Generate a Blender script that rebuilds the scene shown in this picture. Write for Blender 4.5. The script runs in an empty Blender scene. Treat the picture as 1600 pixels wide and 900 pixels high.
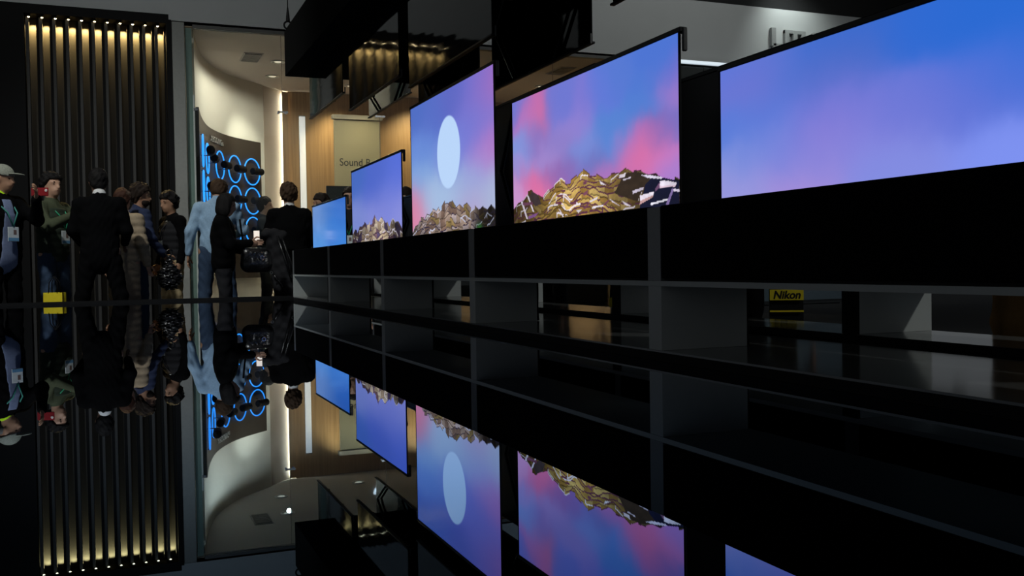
import bpy, math, random
import numpy as np
from mathutils import Vector, Matrix

SC = bpy.context.scene
COL = SC.collection
PI = math.pi

# ------------------------------------------------------------------ camera
ZC = 0.74                                   # camera height above the floor
YAW, PITCH, ROLL = 0.3881, -0.0238, -0.0160
fw = Vector((math.sin(YAW) * math.cos(PITCH), math.cos(YAW) * math.cos(PITCH), math.sin(PITCH)))
rt = fw.cross(Vector((0, 0, 1))).normalized()
up = rt.cross(fw)
r2 = math.cos(ROLL) * rt + math.sin(ROLL) * up
u2 = -math.sin(ROLL) * rt + math.cos(ROLL) * up
cam_d = bpy.data.cameras.new('camera')
cam_d.sensor_width = 36.0
cam_d.lens = 36.0 * 1500.48 / 1600.0
cam_d.clip_start = 0.05
cam = bpy.data.objects.new('camera', cam_d)
COL.objects.link(cam)
m = Matrix((r2, u2, -fw)).transposed().to_4x4()
m.translation = (0, 0, ZC)
cam.matrix_world = m
SC.camera = cam

# ------------------------------------------------------------------ world and exposure
world = bpy.data.worlds.new('hall_glow')
SC.world = world
world.use_nodes = True
bg = world.node_tree.nodes['Background']
bg.inputs[0].default_value = (0.88, 0.95, 1.0, 1)
bg.inputs[1].default_value = 0.11
SC.view_settings.view_transform = 'Standard'
SC.view_settings.look = 'None'
SC.view_settings.exposure = 0.0
SC.view_settings.gamma = 1.0
SC.view_settings.use_curve_mapping = False


def lamp(name, kind, loc, power, color=(1, 1, 1), target=None, size=0.1, spot=60, blend=0.5, parent=None):
    d = bpy.data.lights.new(name, kind)
    d.energy = power
    d.color = color
    if kind == 'SPOT':
        d.spot_size = math.radians(spot)
        d.spot_blend = blend
        d.shadow_soft_size = size
    elif kind == 'POINT':
        d.shadow_soft_size = size
    elif kind == 'AREA':
        d.size = size
    o = bpy.data.objects.new(name, d)
    COL.objects.link(o)
    o.location = loc
    if target is not None:
        o.rotation_euler = (Vector(target) - Vector(loc)).to_track_quat('-Z', 'Y').to_euler()
    if parent is not None:
        o.parent = parent
        o.matrix_parent_inverse = Matrix.Translation(parent.location).inverted()
    return o


# ------------------------------------------------------------------ materials
MATS = {}


def lin(c):
    return tuple((x / 255 / 12.92) if x / 255 <= 0.04045 else ((x / 255 + 0.055) / 1.055) ** 2.4 for x in c)


def mat(name, col, rough=0.6, metal=0.0, ior=1.45, spec=0.5, var=0.12, scale=30.0, bump=0.0, bscale=200.0, emit=None, estr=1.0):
    """Principled with a little noise in colour and relief; col is linear."""
    if name in MATS:
        return MATS[name]
    M = bpy.data.materials.new(name)
    M.use_nodes = True
    nt = M.node_tree
    b = nt.nodes['Principled BSDF']
    b.inputs['Roughness'].default_value = rough
    b.inputs['Metallic'].default_value = metal
    b.inputs['IOR'].default_value = ior
    b.inputs['Specular IOR Level'].default_value = spec
    tc = nt.nodes.new('ShaderNodeTexCoord')
    n = nt.nodes.new('ShaderNodeTexNoise')
    n.inputs['Scale'].default_value = scale
    n.inputs['Detail'].default_value = 3
    nt.links.new(tc.outputs['Object'], n.inputs['Vector'])
    mx = nt.nodes.new('ShaderNodeMix')
    mx.data_type = 'RGBA'
    mx.inputs[6].default_value = tuple(c * (1 - var) for c in col) + (1,)
    mx.inputs[7].default_value = tuple(min(1, c * (1 + var)) for c in col) + (1,)
    nt.links.new(n.outputs['Fac'], mx.inputs[0])
    nt.links.new(mx.outputs[2], b.inputs['Base Color'])
    if bump:
        n2 = nt.nodes.new('ShaderNodeTexNoise')
        n2.inputs['Scale'].default_value = bscale
        nt.links.new(tc.outputs['Object'], n2.inputs['Vector'])
        bp = nt.nodes.new('ShaderNodeBump')
        bp.inputs['Strength'].default_value = bump
        bp.inputs['Distance'].default_value = 0.01
        nt.links.new(n2.outputs['Fac'], bp.inputs['Height'])
        nt.links.new(bp.outputs['Normal'], b.inputs['Normal'])
    if emit is not None:
        b.inputs['Emission Color'].default_value = tuple(emit) + (1,)
        b.inputs['Emission Strength'].default_value = estr
    MATS[name] = M
    return M


def wood_mat(name, c1, c2):
    M = bpy.data.materials.new(name)
    M.use_nodes = True
    nt = M.node_tree
    b = nt.nodes['Principled BSDF']
    b.inputs['Roughness'].default_value = 0.5
    tc = nt.nodes.new('ShaderNodeTexCoord')
    mp = nt.nodes.new('ShaderNodeMapping')
    mp.inputs['Scale'].default_value = (9, 9, 0.35)
    n = nt.nodes.new('ShaderNodeTexNoise')
    n.inputs['Scale'].default_value = 3.0
    n.inputs['Detail'].default_value = 6
    n.inputs['Distortion'].default_value = 0.6
    rp = nt.nodes.new('ShaderNodeValToRGB')
    rp.color_ramp.elements[0].position = 0.3
    rp.color_ramp.elements[0].color = tuple(c1) + (1,)
    rp.color_ramp.elements[1].position = 0.75
    rp.color_ramp.elements[1].color = tuple(c2) + (1,)
    nt.links.new(tc.outputs['Object'], mp.inputs[0])
    nt.links.new(mp.outputs[0], n.inputs['Vector'])
    nt.links.new(n.outputs['Fac'], rp.inputs[0])
    nt.links.new(rp.outputs[0], b.inputs['Base Color'])
    return M


def glass_mat():
    M = bpy.data.materials.new('clear_glass')
    M.use_nodes = True
    nt = M.node_tree
    nt.nodes.remove(nt.nodes['Principled BSDF'])
    out = nt.nodes['Material Output']
    tr = nt.nodes.new('ShaderNodeBsdfTransparent')
    tr.inputs[0].default_value = (0.95, 0.985, 0.97, 1)
    gl = nt.nodes.new('ShaderNodeBsdfGlossy')
    gl.inputs['Roughness'].default_value = 0.02
    fr = nt.nodes.new('ShaderNodeFresnel')
    fr.inputs[0].default_value = 1.45
    mx = nt.nodes.new('ShaderNodeMixShader')
    nt.links.new(fr.outputs[0], mx.inputs[0])
    nt.links.new(tr.outputs[0], mx.inputs[1])
    nt.links.new(gl.outputs[0], mx.inputs[2])
    nt.links.new(mx.outputs[0], out.inputs[0])
    return M


def screen_mat():
    """display picture stored in a colour layer on the panel, under gloss"""
    M = bpy.data.materials.new('lit_display')
    M.use_nodes = True
    nt = M.node_tree
    b = nt.nodes['Principled BSDF']
    b.inputs['Base Color'].default_value = (0.004, 0.004, 0.005, 1)
    b.inputs['Roughness'].default_value = 0.12
    b.inputs['Specular IOR Level'].default_value = 0.25
    a = nt.nodes.new('ShaderNodeAttribute')
    a.attribute_name = 'picture'
    nt.links.new(a.outputs['Color'], b.inputs['Emission Color'])
    b.inputs['Emission Strength'].default_value = 1.0
    return M


def panel_mat():
    """switched-off flexible display: black gloss with slight waves"""
    M = bpy.data.materials.new('off_display')
    M.use_nodes = True
    nt = M.node_tree
    b = nt.nodes['Principled BSDF']
    b.inputs['Base Color'].default_value = (0.003, 0.003, 0.0035, 1)
    b.inputs['Roughness'].default_value = 0.04
    b.inputs['IOR'].default_value = 1.5
    tc = nt.nodes.new('ShaderNodeTexCoord')
    mp = nt.nodes.new('ShaderNodeMapping')
    mp.inputs['Scale'].default_value = (1, 0.5, 4.0)
    n = nt.nodes.new('ShaderNodeTexNoise')
    n.inputs['Scale'].default_value = 3.0
    n.inputs['Detail'].default_value = 1
    bp = nt.nodes.new('ShaderNodeBump')
    bp.inputs['Strength'].default_value = 0.07
    bp.inputs['Distance'].default_value = 0.01
    nt.links.new(tc.outputs['Object'], mp.inputs[0])
    nt.links.new(mp.outputs[0], n.inputs['Vector'])
    nt.links.new(n.outputs['Fac'], bp.inputs['Height'])
    nt.links.new(bp.outputs['Normal'], b.inputs['Normal'])
    return M




def mirror_mat():
    """black coated glass: reflection grows towards grazing angles, a little bluish when steeper"""
    M = bpy.data.materials.new('black_mirror_glass')
    M.use_nodes = True
    nt = M.node_tree
    nt.nodes.remove(nt.nodes['Principled BSDF'])
    fr = nt.nodes.new('ShaderNodeFresnel')
    fr.inputs[0].default_value = 1.75
    rp = nt.nodes.new('ShaderNodeValToRGB')
    el = rp.color_ramp.elements
    el[0].position, el[0].color = 0.0, (0.0, 0.0, 0.0, 1)
    el[1].position, el[1].color = 1.0, (1, 1, 1, 1)
    for p, c in ((0.16, (0.11, 0.15, 0.20)), (0.25, (0.20, 0.27, 0.36)), (0.35, (0.35, 0.45, 0.58)), (0.60, (0.72, 0.75, 0.82))):
        e = el.new(p); e.color = c + (1,)
    gl = nt.nodes.new('ShaderNodeBsdfGlossy')
    gl.inputs['Roughness'].default_value = 0.0
    nt.links.new(fr.outputs[0], rp.inputs[0])
    nt.links.new(rp.outputs[0], gl.inputs['Color'])
    nt.links.new(gl.outputs[0], nt.nodes['Material Output'].inputs[0])
    return M


M_MIRROR = mirror_mat()
M_BLACK = mat('matt_black', (0.004, 0.004, 0.0045), rough=0.7, spec=0.2)
M_BLACKGLOSS = mat('satin_black_metal', (0.004, 0.004, 0.005), rough=0.3, spec=0.3)
M_CLOTHBOX = mat('black_speaker_cloth', (0.0025, 0.0025, 0.003), rough=0.95, spec=0.05, bump=0.2, bscale=600)
M_WHITE = mat('white_lacquer', (0.42, 0.44, 0.43), rough=0.45, var=0.03)
M_GLOSSW = mat('glossy_grey_laminate', (0.16, 0.165, 0.165), rough=0.12, var=0.05, bump=0.03, bscale=6)
M_STRIP = mat('brushed_grey_metal', (0.19, 0.195, 0.205), rough=0.35, metal=0.3, var=0.05)
M_FASCIA = mat('grey_painted_board', (0.47, 0.485, 0.49), rough=0.85, var=0.03, scale=4)
M_FLOOR = mat('dark_carpet', (0.018, 0.018, 0.02), rough=0.95, var=0.3, scale=120, bump=0.3)
M_CEILD = mat('dark_hall_ceiling', (0.012, 0.012, 0.013), rough=0.9)
M_CREAM = mat('cream_plaster', (0.62, 0.59, 0.51), rough=0.85, var=0.03, scale=5)
M_RCEIL = mat('room_ceiling_paint', (0.48, 0.43, 0.37), rough=0.9, var=0.02, scale=5)
M_WOOD = wood_mat('oak_veneer', (0.29, 0.175, 0.075), (0.41, 0.26, 0.12))
M_GLASS = glass_mat()
M_TEAL = mat('glass_edge_green', (0.16, 0.24, 0.21), rough=0.3)
M_SCREEN = screen_mat()
M_PANEL = panel_mat()
M_SLAT = mat('charcoal_slat', (0.034, 0.033, 0.032), rough=0.6, var=0.2)
M_POCKET = mat('pocket_board', (0.030, 0.027, 0.022), rough=0.7)
M_STEEL = mat('polished_steel', (0.55, 0.55, 0.55), rough=0.2, metal=1.0)
M_BROWN = mat('dark_brown_board', (0.035, 0.028, 0.022), rough=0.5)
M_NEON = mat('blue_neon', (0.02, 0.1, 0.3), emit=(0.02, 0.30, 1.0), estr=1.5)
M_LED = mat('warm_led', (1, 0.9, 0.7), emit=(1.0, 0.80, 0.45), estr=9.0)
M_LEDW = mat('white_led', (1, 1, 1), emit=(1.0, 0.93, 0.82), estr=1.6)
M_COVE = mat('cove_led', (1, 1, 1), emit=(1.0, 0.91, 0.74), estr=32.0)
M_VENT = mat('vent_grey', (0.17, 0.165, 0.155), rough=0.7)

# ------------------------------------------------------------------ mesh helpers


class MB:
    """collects simple shapes and links them as one mesh object"""

    def __init__(s):
        s.v, s.f, s.mi = [], [], []

    def poly(s, verts, faces, mi=0):
        o = len(s.v)
        s.v += [tuple(map(float, p)) for p in verts]
        for f in faces:
            s.f.append(tuple(i + o for i in f))
            s.mi.append(mi)
        return s

    def box(s, x0, x1, y0, y1, z0, z1, bev=0.0, mi=0):
        if bev <= 0:
            v = [(x, y, z) for z in (z0, z1) for y in (y0, y1) for x in (x0, x1)]
            return s.poly(v, [(0, 2, 3, 1), (4, 5, 7, 6), (0, 1, 5, 4), (2, 6, 7, 3), (0, 4, 6, 2), (1, 3, 7, 5)], mi)
        b = bev
        v, idx = [], {}
        for sx in (0, 1):
            for sy in (0, 1):
                for sz in (0, 1):
                    for ax in range(3):
                        c = [x1 if sx else x0, y1 if sy else y0, z1 if sz else z0]
                        for a2, sg in ((0, sx), (1, sy), (2, sz)):
                            if a2 != ax:
                                c[a2] += -b if sg else b
                        idx[(sx, sy, sz, ax)] = len(v)
                        v.append(c)
        f = []
        for ax in range(3):
            o1, o2 = [a for a in range(3) if a != ax]
            for sg in (0, 1):
                q = []
                for a, c in ((0, 0), (1, 0), (1, 1), (0, 1)):
                    k = [0, 0, 0]
                    k[ax], k[o1], k[o2] = sg, a, c
                    q.append(idx[(k[0], k[1], k[2], ax)])
                f.append(q)
                for a, c in ((0, 0), (0, 1)):
                    pass
        for ax in range(3):                       # edges along ax
            o1, o2 = [a for a in range(3) if a != ax]
            for a in (0, 1):
                for c in (0, 1):
                    k0 = [0, 0, 0]; k1 = [0, 0, 0]
                    k0[ax], k1[ax] = 0, 1
                    k0[o1] = k1[o1] = a
                    k0[o2] = k1[o2] = c
                    f.append((idx[(*k0, o1)], idx[(*k0, o2)], idx[(*k1, o2)], idx[(*k1, o1)]))
        for sx in (0, 1):
            for sy in (0, 1):
                for sz in (0, 1):
                    f.append(tuple(idx[(sx, sy, sz, a)] for a in range(3)))
        return s.poly(v, f, mi)

    def tube(s, pts, rad, n=10, mi=0, cap=True):
        pts = [Vector(p) for p in pts]
        rad = [rad] * len(pts) if not hasattr(rad, '__len__') else list(rad)
        rings = []
        ref = None
        for i, p in enumerate(pts):
            t = (pts[min(i + 1, len(pts) - 1)] - pts[max(i - 1, 0)]).normalized()
            if ref is None:
                ref = Vector((0, 0, 1)) if abs(t.z) < 0.9 else Vector((1, 0, 0))
            a = t.cross(ref).normalized()
            b = a.cross(t)
            ref = b if abs(b.dot(t)) < 0.99 else ref
            rings.append([p + (a * math.cos(2 * PI * k / n) + b * math.sin(2 * PI * k / n)) * rad[i] for k in range(n)])
        v = [q for r in rings for q in r]
        f = []
        for i in range(len(pts) - 1):
            for k in range(n):
                f.append((i * n + k, i * n + (k + 1) % n, (i + 1) * n + (k + 1) % n, (i + 1) * n + k))
        if cap:
            f.append(tuple(range(n))[::-1])
            f.append(tuple((len(pts) - 1) * n + k for k in range(n)))
        return s.poly(v, f, mi)

    def ring(s, c, ax_u, ax_v, R, r, n=40, k=8, mi=0):
        c, ax_u, ax_v = Vector(c), Vector(ax_u).normalized(), Vector(ax_v).normalized()
        ax_w = ax_u.cross(ax_v)
        v, f = [], []
        for i in range(n):
            a = 2 * PI * i / n
            d = ax_u * math.cos(a) + ax_v * math.sin(a)
            for j in range(k):
                b = 2 * PI * j / k
                v.append(c + d * (R + r * math.cos(b)) + ax_w * r * math.sin(b))
        for i in range(n):
            for j in range(k):
                f.append((i * k + j, ((i + 1) % n) * k + j, ((i + 1) % n) * k + (j + 1) % k, i * k + (j + 1) % k))
        return s.poly(v, f, mi)

    def ball(s, c, r, n=10, mi=0):
        r = (r, r, r) if not hasattr(r, '__len__') else r
        v, f = [], []
        m_ = n // 2 + 1
        for i in range(m_ + 1):
            th = PI * i / m_
            for j in range(n):
                ph = 2 * PI * j / n
                v.append((c[0] + r[0] * math.sin(th) * math.cos(ph), c[1] + r[1] * math.sin(th) * math.sin(ph), c[2] + r[2] * math.cos(th)))
        for i in range(m_):
            for j in range(n):
                f.append((i * n + j, (i + 1) * n + j, (i + 1) * n + (j + 1) % n, i * n + (j + 1) % n))
        return s.poly(v, f, mi)

    def build(s, name, mats, parent=None, smooth=False, loc=None):
        me = bpy.data.meshes.new(name)
        me.from_pydata(s.v, [], s.f)
        mats = mats if isinstance(mats, (list, tuple)) else [mats]
        for q in mats:
            me.materials.append(q)
        if len(mats) > 1:
            me.polygons.foreach_set('material_index', s.mi)
        if smooth:
            me.polygons.foreach_set('use_smooth', [True] * len(me.polygons))
        me.update()
        import bmesh
        bm = bmesh.new(); bm.from_mesh(me)
        bmesh.ops.recalc_face_normals(bm, faces=bm.faces)
        bm.to_mesh(me); bm.free()
        o = bpy.data.objects.new(name, me)
        COL.objects.link(o)
        if loc is not None:
            o.location = loc
        if parent is not None:
            o.parent = parent
        return o


def tag(o, label=None, cat=None, group=None, kind=None):
    if label: o['label'] = label
    if cat: o['category'] = cat
    if group: o['group'] = group
    if kind: o['kind'] = kind
    return o


def thing(name, label, cat, loc=(0, 0, 0), group=None, rz=0.0):
    o = bpy.data.objects.new(name, None)
    o.empty_display_size = 0.1
    COL.objects.link(o)
    o.location = loc
    o.rotation_euler = (0, 0, rz)
    return tag(o, label, cat, group)


def rel(o, loc):
    """vertices were written in world coordinates: shift them so that the parent's base is the origin"""
    o.data.transform(Matrix.Translation(-Vector(loc)))
    return o


# ------------------------------------------------------------------ layout numbers (metres)
Z_MIR = 0.4346            # top of the black mirror base
Z_PLAT = 0.469            # top of the bench platform
XF = 1.541                # front plane of bench and speaker boxes
XS = 1.7133               # plane of the front screens
XB = 2.29                 # plane of the rear screens
PITCH_TV = 1.6695
W_TV = 1.434
Y5 = 2.4824               # far edge of the nearest television
YD4 = 2.6357              # far edge of the pier before it
Z_BOX0, Z_BOX1 = 0.692, 0.9154
Y_GLASS = 13.1

# ------------------------------------------------------------------ the setting
tag(MB().poly([(-14, -8, 0), (20, -8, 0), (20, 24, 0), (-14, 24, 0)], [(0, 1, 2, 3)]).build('floor', M_FLOOR), kind='structure')
hc = MB().poly([(-14, -8, 8.2), (20, -8, 8.2), (20, 24, 8.2), (-14, 24, 8.2)], [(3, 2, 1, 0)]).build('ceiling', M_CEILD)
tag(hc, 'dark unlit hall ceiling high above', kind='structure')

# slatted wall on the left
wl = thing('wall_left', 'black wall of charcoal slats with lit pockets', None, (-0.25, 13.3, 0))
tag(wl, kind='structure')
O = (-0.25, 13.3, 0)
rel(MB().box(-3.2, 0.69, 13.30, 13.40, 0, 3.9).build('backing_board', M_POCKET, wl), O)
rel(MB().box(-3.2, 0.66, 13.02, 13.30, 3.885, 4.0).build('header', M_BLACK, wl), O)
rel(MB().box(0.625, 0.69, 13.0, 13.30, 0, 3.93).build('side_cheek', M_BLACK, wl), O)
rel(MB().box(-3.2, -0.995, 13.02, 13.299, 0, 3.884).build('blank_panel', M_BLACK, wl), O)
SP = 0.1475
slat = None
for k in range(12):
    x = -0.965 + k * SP
    if slat is None:
        slat = MB().box(-0.019, 0.019, -0.05, 0.05, 0, 3.86, 0.004).build('slat', M_SLAT, wl)
        slat.location = (x - O[0], 13.14 - O[1], 0)
    else:
        c = slat.copy(); COL.objects.link(c); c.location = (x - O[0], 13.14 - O[1], 0)
fin = None  # dark fins added in the pockets to narrow the light streaks
for k in range(11):
    x = -0.965 + k * SP + 0.112
    if fin is None:
        fin = MB().box(-0.017, 0.017, -0.065, 0.065, 0, 3.86, 0.003).build('added_fin', M_BLACK, wl)
        fin.location = (x - O[0], 13.233 - O[1], 0)
    else:
        c = fin.copy(); COL.objects.link(c); c.location = (x - O[0], 13.233 - O[1], 0)
ORD = ['first', 'second', 'third', 'fourth', 'fifth', 'sixth', 'seventh', 'eighth', 'ninth', 'tenth', 'eleventh']
for k in range(11):
    x = -0.943 + k * 0.1471
    t = thing('downlight', ORD[k] + ' warm downlight from the left above the slatted wall', 'light', (x, 13.06, 3.85), 'downlights over the slats')
    MB().tube([(0, 0, 0.035), (0, 0, 0.0)], [0.016, 0.020], 12).build('housing', M_BLACKGLOSS, t)
    MB().ball((0, 0, -0.002), (0.014, 0.014, 0.008), 10).build('lens', M_LED, t, smooth=True)
    lamp('beam', 'SPOT', (0.036, 0.165, 0.0), 36.0, (1.0, 0.70, 0.27), (0.036, 0.200, -0.6), 0.008, 115, 0.6, None).parent = t

# grey fascia over glass wall and slats
wb = thing('wall_back', 'long grey fascia board above the glass front', None, (4, 13.3, 0))
tag(wb, kind='structure')
O = (4, 13.3, 0)
rel(MB().box(-3.2, 14.0, 13.16, 13.34, 3.905, 4.92).build('fascia_board', M_FASCIA, wb), O)
rel(MB().box(-3.2, 14.0, 13.30, 13.34, 3.906, 8.0).build('upper_blank', M_CEILD, wb), O)
rel(MB().box(0.95, 14.0, 13.06, 13.15, 3.86, 3.905).build('head_rail', mat('rail_grey', (0.10, 0.10, 0.095), rough=0.5), wb), O)

# grey end column beside the slats
tag(MB().box(0.694, 0.843, 12.98, 13.4, 0, 3.905, 0.004).build('trim_1', mat('column_grey', (0.27, 0.275, 0.26), rough=0.7)), 'plain grey column between slats and glass', kind='structure')

# glass front
xs = [0.945, 2.075, 3.405, 4.735, 6.065, 7.395, 8.725, 10.055]
win = thing('window_1', 'tall frameless glass front of the sound room', None, (4, Y_GLASS, 0))
tag(win, kind='structure')
O = (4, Y_GLASS, 0)
for a, b in zip(xs[:-1], xs[1:]):
    rel(MB().box(a + 0.004, b - 0.004, Y_GLASS - 0.006, Y_GLASS + 0.006, 0.02, 3.86).build('pane', M_GLASS, win), O)
for x in xs[1:-1]:
    br = MB()
    for s in (-1, 1):
        br.tube([(x + 0.05 * s, Y_GLASS - 0.035, 2.83), (x + 0.05 * s, Y_GLASS + 0.035, 2.83)], 0.018, 12)
    br.box(x - 0.07, x + 0.07, Y_GLASS - 0.045, Y_GLASS - 0.03, 2.818, 2.842)
    rel(br.build('clamp_bracket', M_STEEL, win), O)
    rel(MB().box(x - 0.002, x + 0.002, Y_GLASS - 0.006, Y_GLASS + 0.006, 0.02, 3.86).build('joint_seal', mat('clear_seal', (0.12, 0.11, 0.09), rough=0.4), win), O)
rel(MB().box(0.862, 0.938, Y_GLASS - 0.02, Y_GLASS + 0.02, 0, 3.86).build('edge_fin', M_TEAL, win), O)
rel(MB().tube([(0.945, 13.06, 0.0), (0.945, 13.06, 3.0)], 0.012, 10).build('edge_rail', mat('pale_rail', (0.55, 0.6, 0.57), rough=0.3), win), O)
rel(MB().box(0.86, 11.4, Y_GLASS - 0.02, Y_GLASS + 0.02, 0, 0.02).build('floor_channel', M_BLACKGLOSS, win), O)
rel(MB().box(0.94, 0.99, 13.04, 13.06, 2.80, 2.83).build('edge_clip', M_STEEL, win), O)


def curve_wall(pts, z0, z1, th, mb=None, sub=8):
    """extruded strip along a smooth plan curve, th thick to the left of its direction"""
    P = [Vector((a, b, 0)) for a, b in pts]
    out = []
    n = len(P)
    for i in range(n - 1):
        p0, p1, p2, p3 = P[max(i - 1, 0)], P[i], P[i + 1], P[min(i + 2, n - 1)]
        for k in range(sub):
            t = k / sub
            out.append(0.5 * ((2 * p1) + (p2 - p0) * t + (2 * p0 - 5 * p1 + 4 * p2 - p3) * t * t + (3 * p1 - p0 - 3 * p2 + p3) * t ** 3))
    out.append(P[-1])
    mb = mb or MB()
    L = []
    for i, q in enumerate(out):
        d = (out[min(i + 1, len(out) - 1)] - out[max(i - 1, 0)]).normalized()
        nrm = Vector((-d.y, d.x, 0))
        L.append((q, q + nrm * th))
    v, f = [], []
    for a, b in L:
        v += [(a.x, a.y, z0), (a.x, a.y, z1), (b.x, b.y, z1), (b.x, b.y, z0)]
    for i in range(len(L) - 1):
        o = i * 4
        for k in range(4):
            f.append((o + k, o + (k + 1) % 4, o + 4 + (k + 1) % 4, o + 4 + k))
    f += [(0, 1, 2, 3), tuple(len(v) - 4 + k for k in range(4))]
    mb.poly(v, f)
    return mb, out


# sound room behind the glass
wc, wc_line = curve_wall([(0.98, 13.32), (1.10, 14.32), (1.28, 15.20), (1.52, 15.83), (1.86, 16.40), (2.36, 16.93)], 0, 3.9, 0.12)
tag(wc.build('wall_inner', M_CREAM, smooth=False), 'curved cream wall behind the blue ring display', kind='structure')
tag(MB().box(0.0, 12.0, 13.16, 19.0, 3.9, 3.96).build('ceiling', M_RCEIL), 'beige ceiling of the sound room', kind='structure')
tag(MB().box(-0.5, 12.0, 18.2, 18.3, 0, 3.9).build('wall_rear', mat('dark_rear_wall', (0.10, 0.08, 0.06), rough=0.8)), 'rear wall of the sound room', kind='structure')
tag(MB().box(0.0, 3.3, 13.14, 18.2, 0.001, 0.02).build('floor', mat('pale_room_floor', (0.42, 0.40, 0.36), rough=0.4)), 'pale floor of the sound room', kind='structure')
tag(MB().box(7.97, 13.8, 14.6, 14.7, 0, 3.9).build('wall_far', mat('blue_grey_wall', (0.20, 0.27, 0.33), rough=0.8)), 'blue grey wall of the bay at right', kind='structure')
wd = thing('wall_right', 'oak veneered wall panels of the sound room', None, (5, 17.5, 0))
tag(wd, kind='structure')
O = (5, 17.5, 0)
q, _ = curve_wall([(2.37, 16.98), (2.50, 17.15), (2.64, 17.32), (2.78, 17.46)], 0, 3.9, 0.05)
rel(q.build('beige_panel', mat('beige_veneer', (0.42, 0.35, 0.27), rough=0.6, var=0.05), wd), O)
for a, b in ((2.86, 4.40), (4.405, 5.9), (5.905, 7.9)):
    rel(MB().box(a, b, 17.40, 17.46, 0, 3.9, 0.003).build('oak_panel', M_WOOD, wd), O)
rel(MB().box(7.9, 7.96, 13.16, 17.46, 0, 3.9).build('oak_panel', M_WOOD, wd), O)
# vertical cove light between the two oak surfaces
t = thing('cove_light', 'tall warm light strip in the gap between oak panels', 'light', (2.79, 17.42, 0))
MB().box(-0.018, 0.018, -0.012, 0.012, 0.05, 3.85, 0.004).build('diffuser', M_COVE, t)
MB().box(-0.035, 0.07, -0.05, -0.035, 0.0, 3.88).build('shield', M_WOOD, t)
t = thing('strip_light', 'slim white vertical light strip on oak wall', 'light', (3.10, 17.385, 0))
MB().box(-0.052, 0.052, -0.012, 0.012, 0.05, 3.46, 0.004).build('diffuser', mat('cool_led', (1, 1, 1), emit=(0.80, 0.80, 0.82), estr=0.45), t)
MB().box(-0.06, 0.06, 0.0125, 0.0145, 0.03, 3.48).build('channel', M_STEEL, t)

# sound bar sign board
t = thing('sign_board', 'pale board lettered Sound Bar before the oak wall', 'sign', (3.90, 16.5, 0))
MB().box(-0.42, 0.40, 0, 0.04, 0.0, 3.30, 0.004).build('board', mat('pale_board', (0.46, 0.40, 0.24), rough=0.4, var=0.03), t)
MB().box(-0.45, 0.43, -0.05, 0.06, 3.302, 3.38, 0.004).build('top_cap', mat('cap_beige', (0.5, 0.44, 0.32), rough=0.5), t)
M_INK = mat('dark_grey_lettering', (0.05, 0.05, 0.045), rough=0.6)


def text(name, body, size, loc, rot, m_, parent=None, ext=0.002, align='LEFT', shear=0.0, bold=0.0, width=None):
    cu = bpy.data.curves.new(name, 'FONT')
    cu.body = body
    cu.size = size
    cu.extrude = ext
    cu.align_x = align
    cu.shear = shear
    cu.offset = bold
    o = bpy.data.objects.new(name, cu)
    COL.objects.link(o)
    dg = bpy.context.evaluated_depsgraph_get()
    me = bpy.data.meshes.new_from_object(o.evaluated_get(dg))
    bpy.data.objects.remove(o)
    if width:
        xs_ = [v.co.x for v in me.vertices]
        k = width / (max(xs_) - min(xs_))
        for v in me.vertices:
            v.co.x *= k
    import bmesh
    bm = bmesh.new(); bm.from_mesh(me)
    bmesh.ops.remove_doubles(bm, verts=bm.verts, dist=1e-5)
    seen, parts = set(), []
    for v in bm.verts:
        if v in seen:
            continue
        st, comp = [v], []
        seen.add(v)
        while st:
            q = st.pop(); comp.append(q)
            for e in q.link_edges:
                w_ = e.other_vert(q)
                if w_ not in seen:
                    seen.add(w_); st.append(w_)
        parts.append(comp)
    for comp in parts:
        ix = {v: n for n, v in enumerate(comp)}
        fs = {f for v in comp for f in v.link_faces}
        m2 = bpy.data.meshes.new('letter')
        m2.from_pydata([tuple(v.co) for v in comp], [], [[ix[v] for v in f.verts] for f in fs])
        m2.materials.append(m_)
        o = bpy.data.objects.new('letter', m2)
        COL.objects.link(o)
        o.location = loc
        o.rotation_euler = rot
        o.parent = parent
    bm.free()
    bpy.data.meshes.remove(me)


text('lettering', 'Sound Bar', 0.185, (-0.335, -0.004, 2.505), (PI / 2, 0, 0), M_INK, t, width=0.68)
t = thing('wall_monitor', 'small dark monitor hung low on the pale board', 'monitor', (3.52, 16.44, 1.85))
MB().box(-0.20, 0.34, 0, 0.05, 0.0, 0.30, 0.005).build('casing', M_BLACKGLOSS, t)
MB().box(-0.185, 0.325, -0.004, -0.0005, 0.02, 0.28).build('screen', mat('dim_screen', (0.01, 0.012, 0.012), rough=0.15), t)

for lb, a, b in (('added black counter left below the sound bar board', 3.6, 5.4), ('added black counter right in the sound room', 5.45, 7.88)):  # added to hide the lit oak wall seen through the bench openings
    t = thing('added_counter', lb, 'counter', ((a + b) / 2, 15.2, 0.0), 'added counters in the sound room')
    h = (b - a) / 2
    MB().box(-h, h, -0.3, 0.3, 0.08, 0.88, 0.004).build('cabinet', M_BLACK, t)
    MB().box(-h - 0.01, h + 0.01, -0.32, 0.32, 0.8805, 0.91, 0.004).build('top', M_BLACKGLOSS, t)
    MB().box(-h + 0.03, h - 0.03, -0.27, 0.27, 0.0, 0.0795).build('kick_base', M_BLACK, t)

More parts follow.
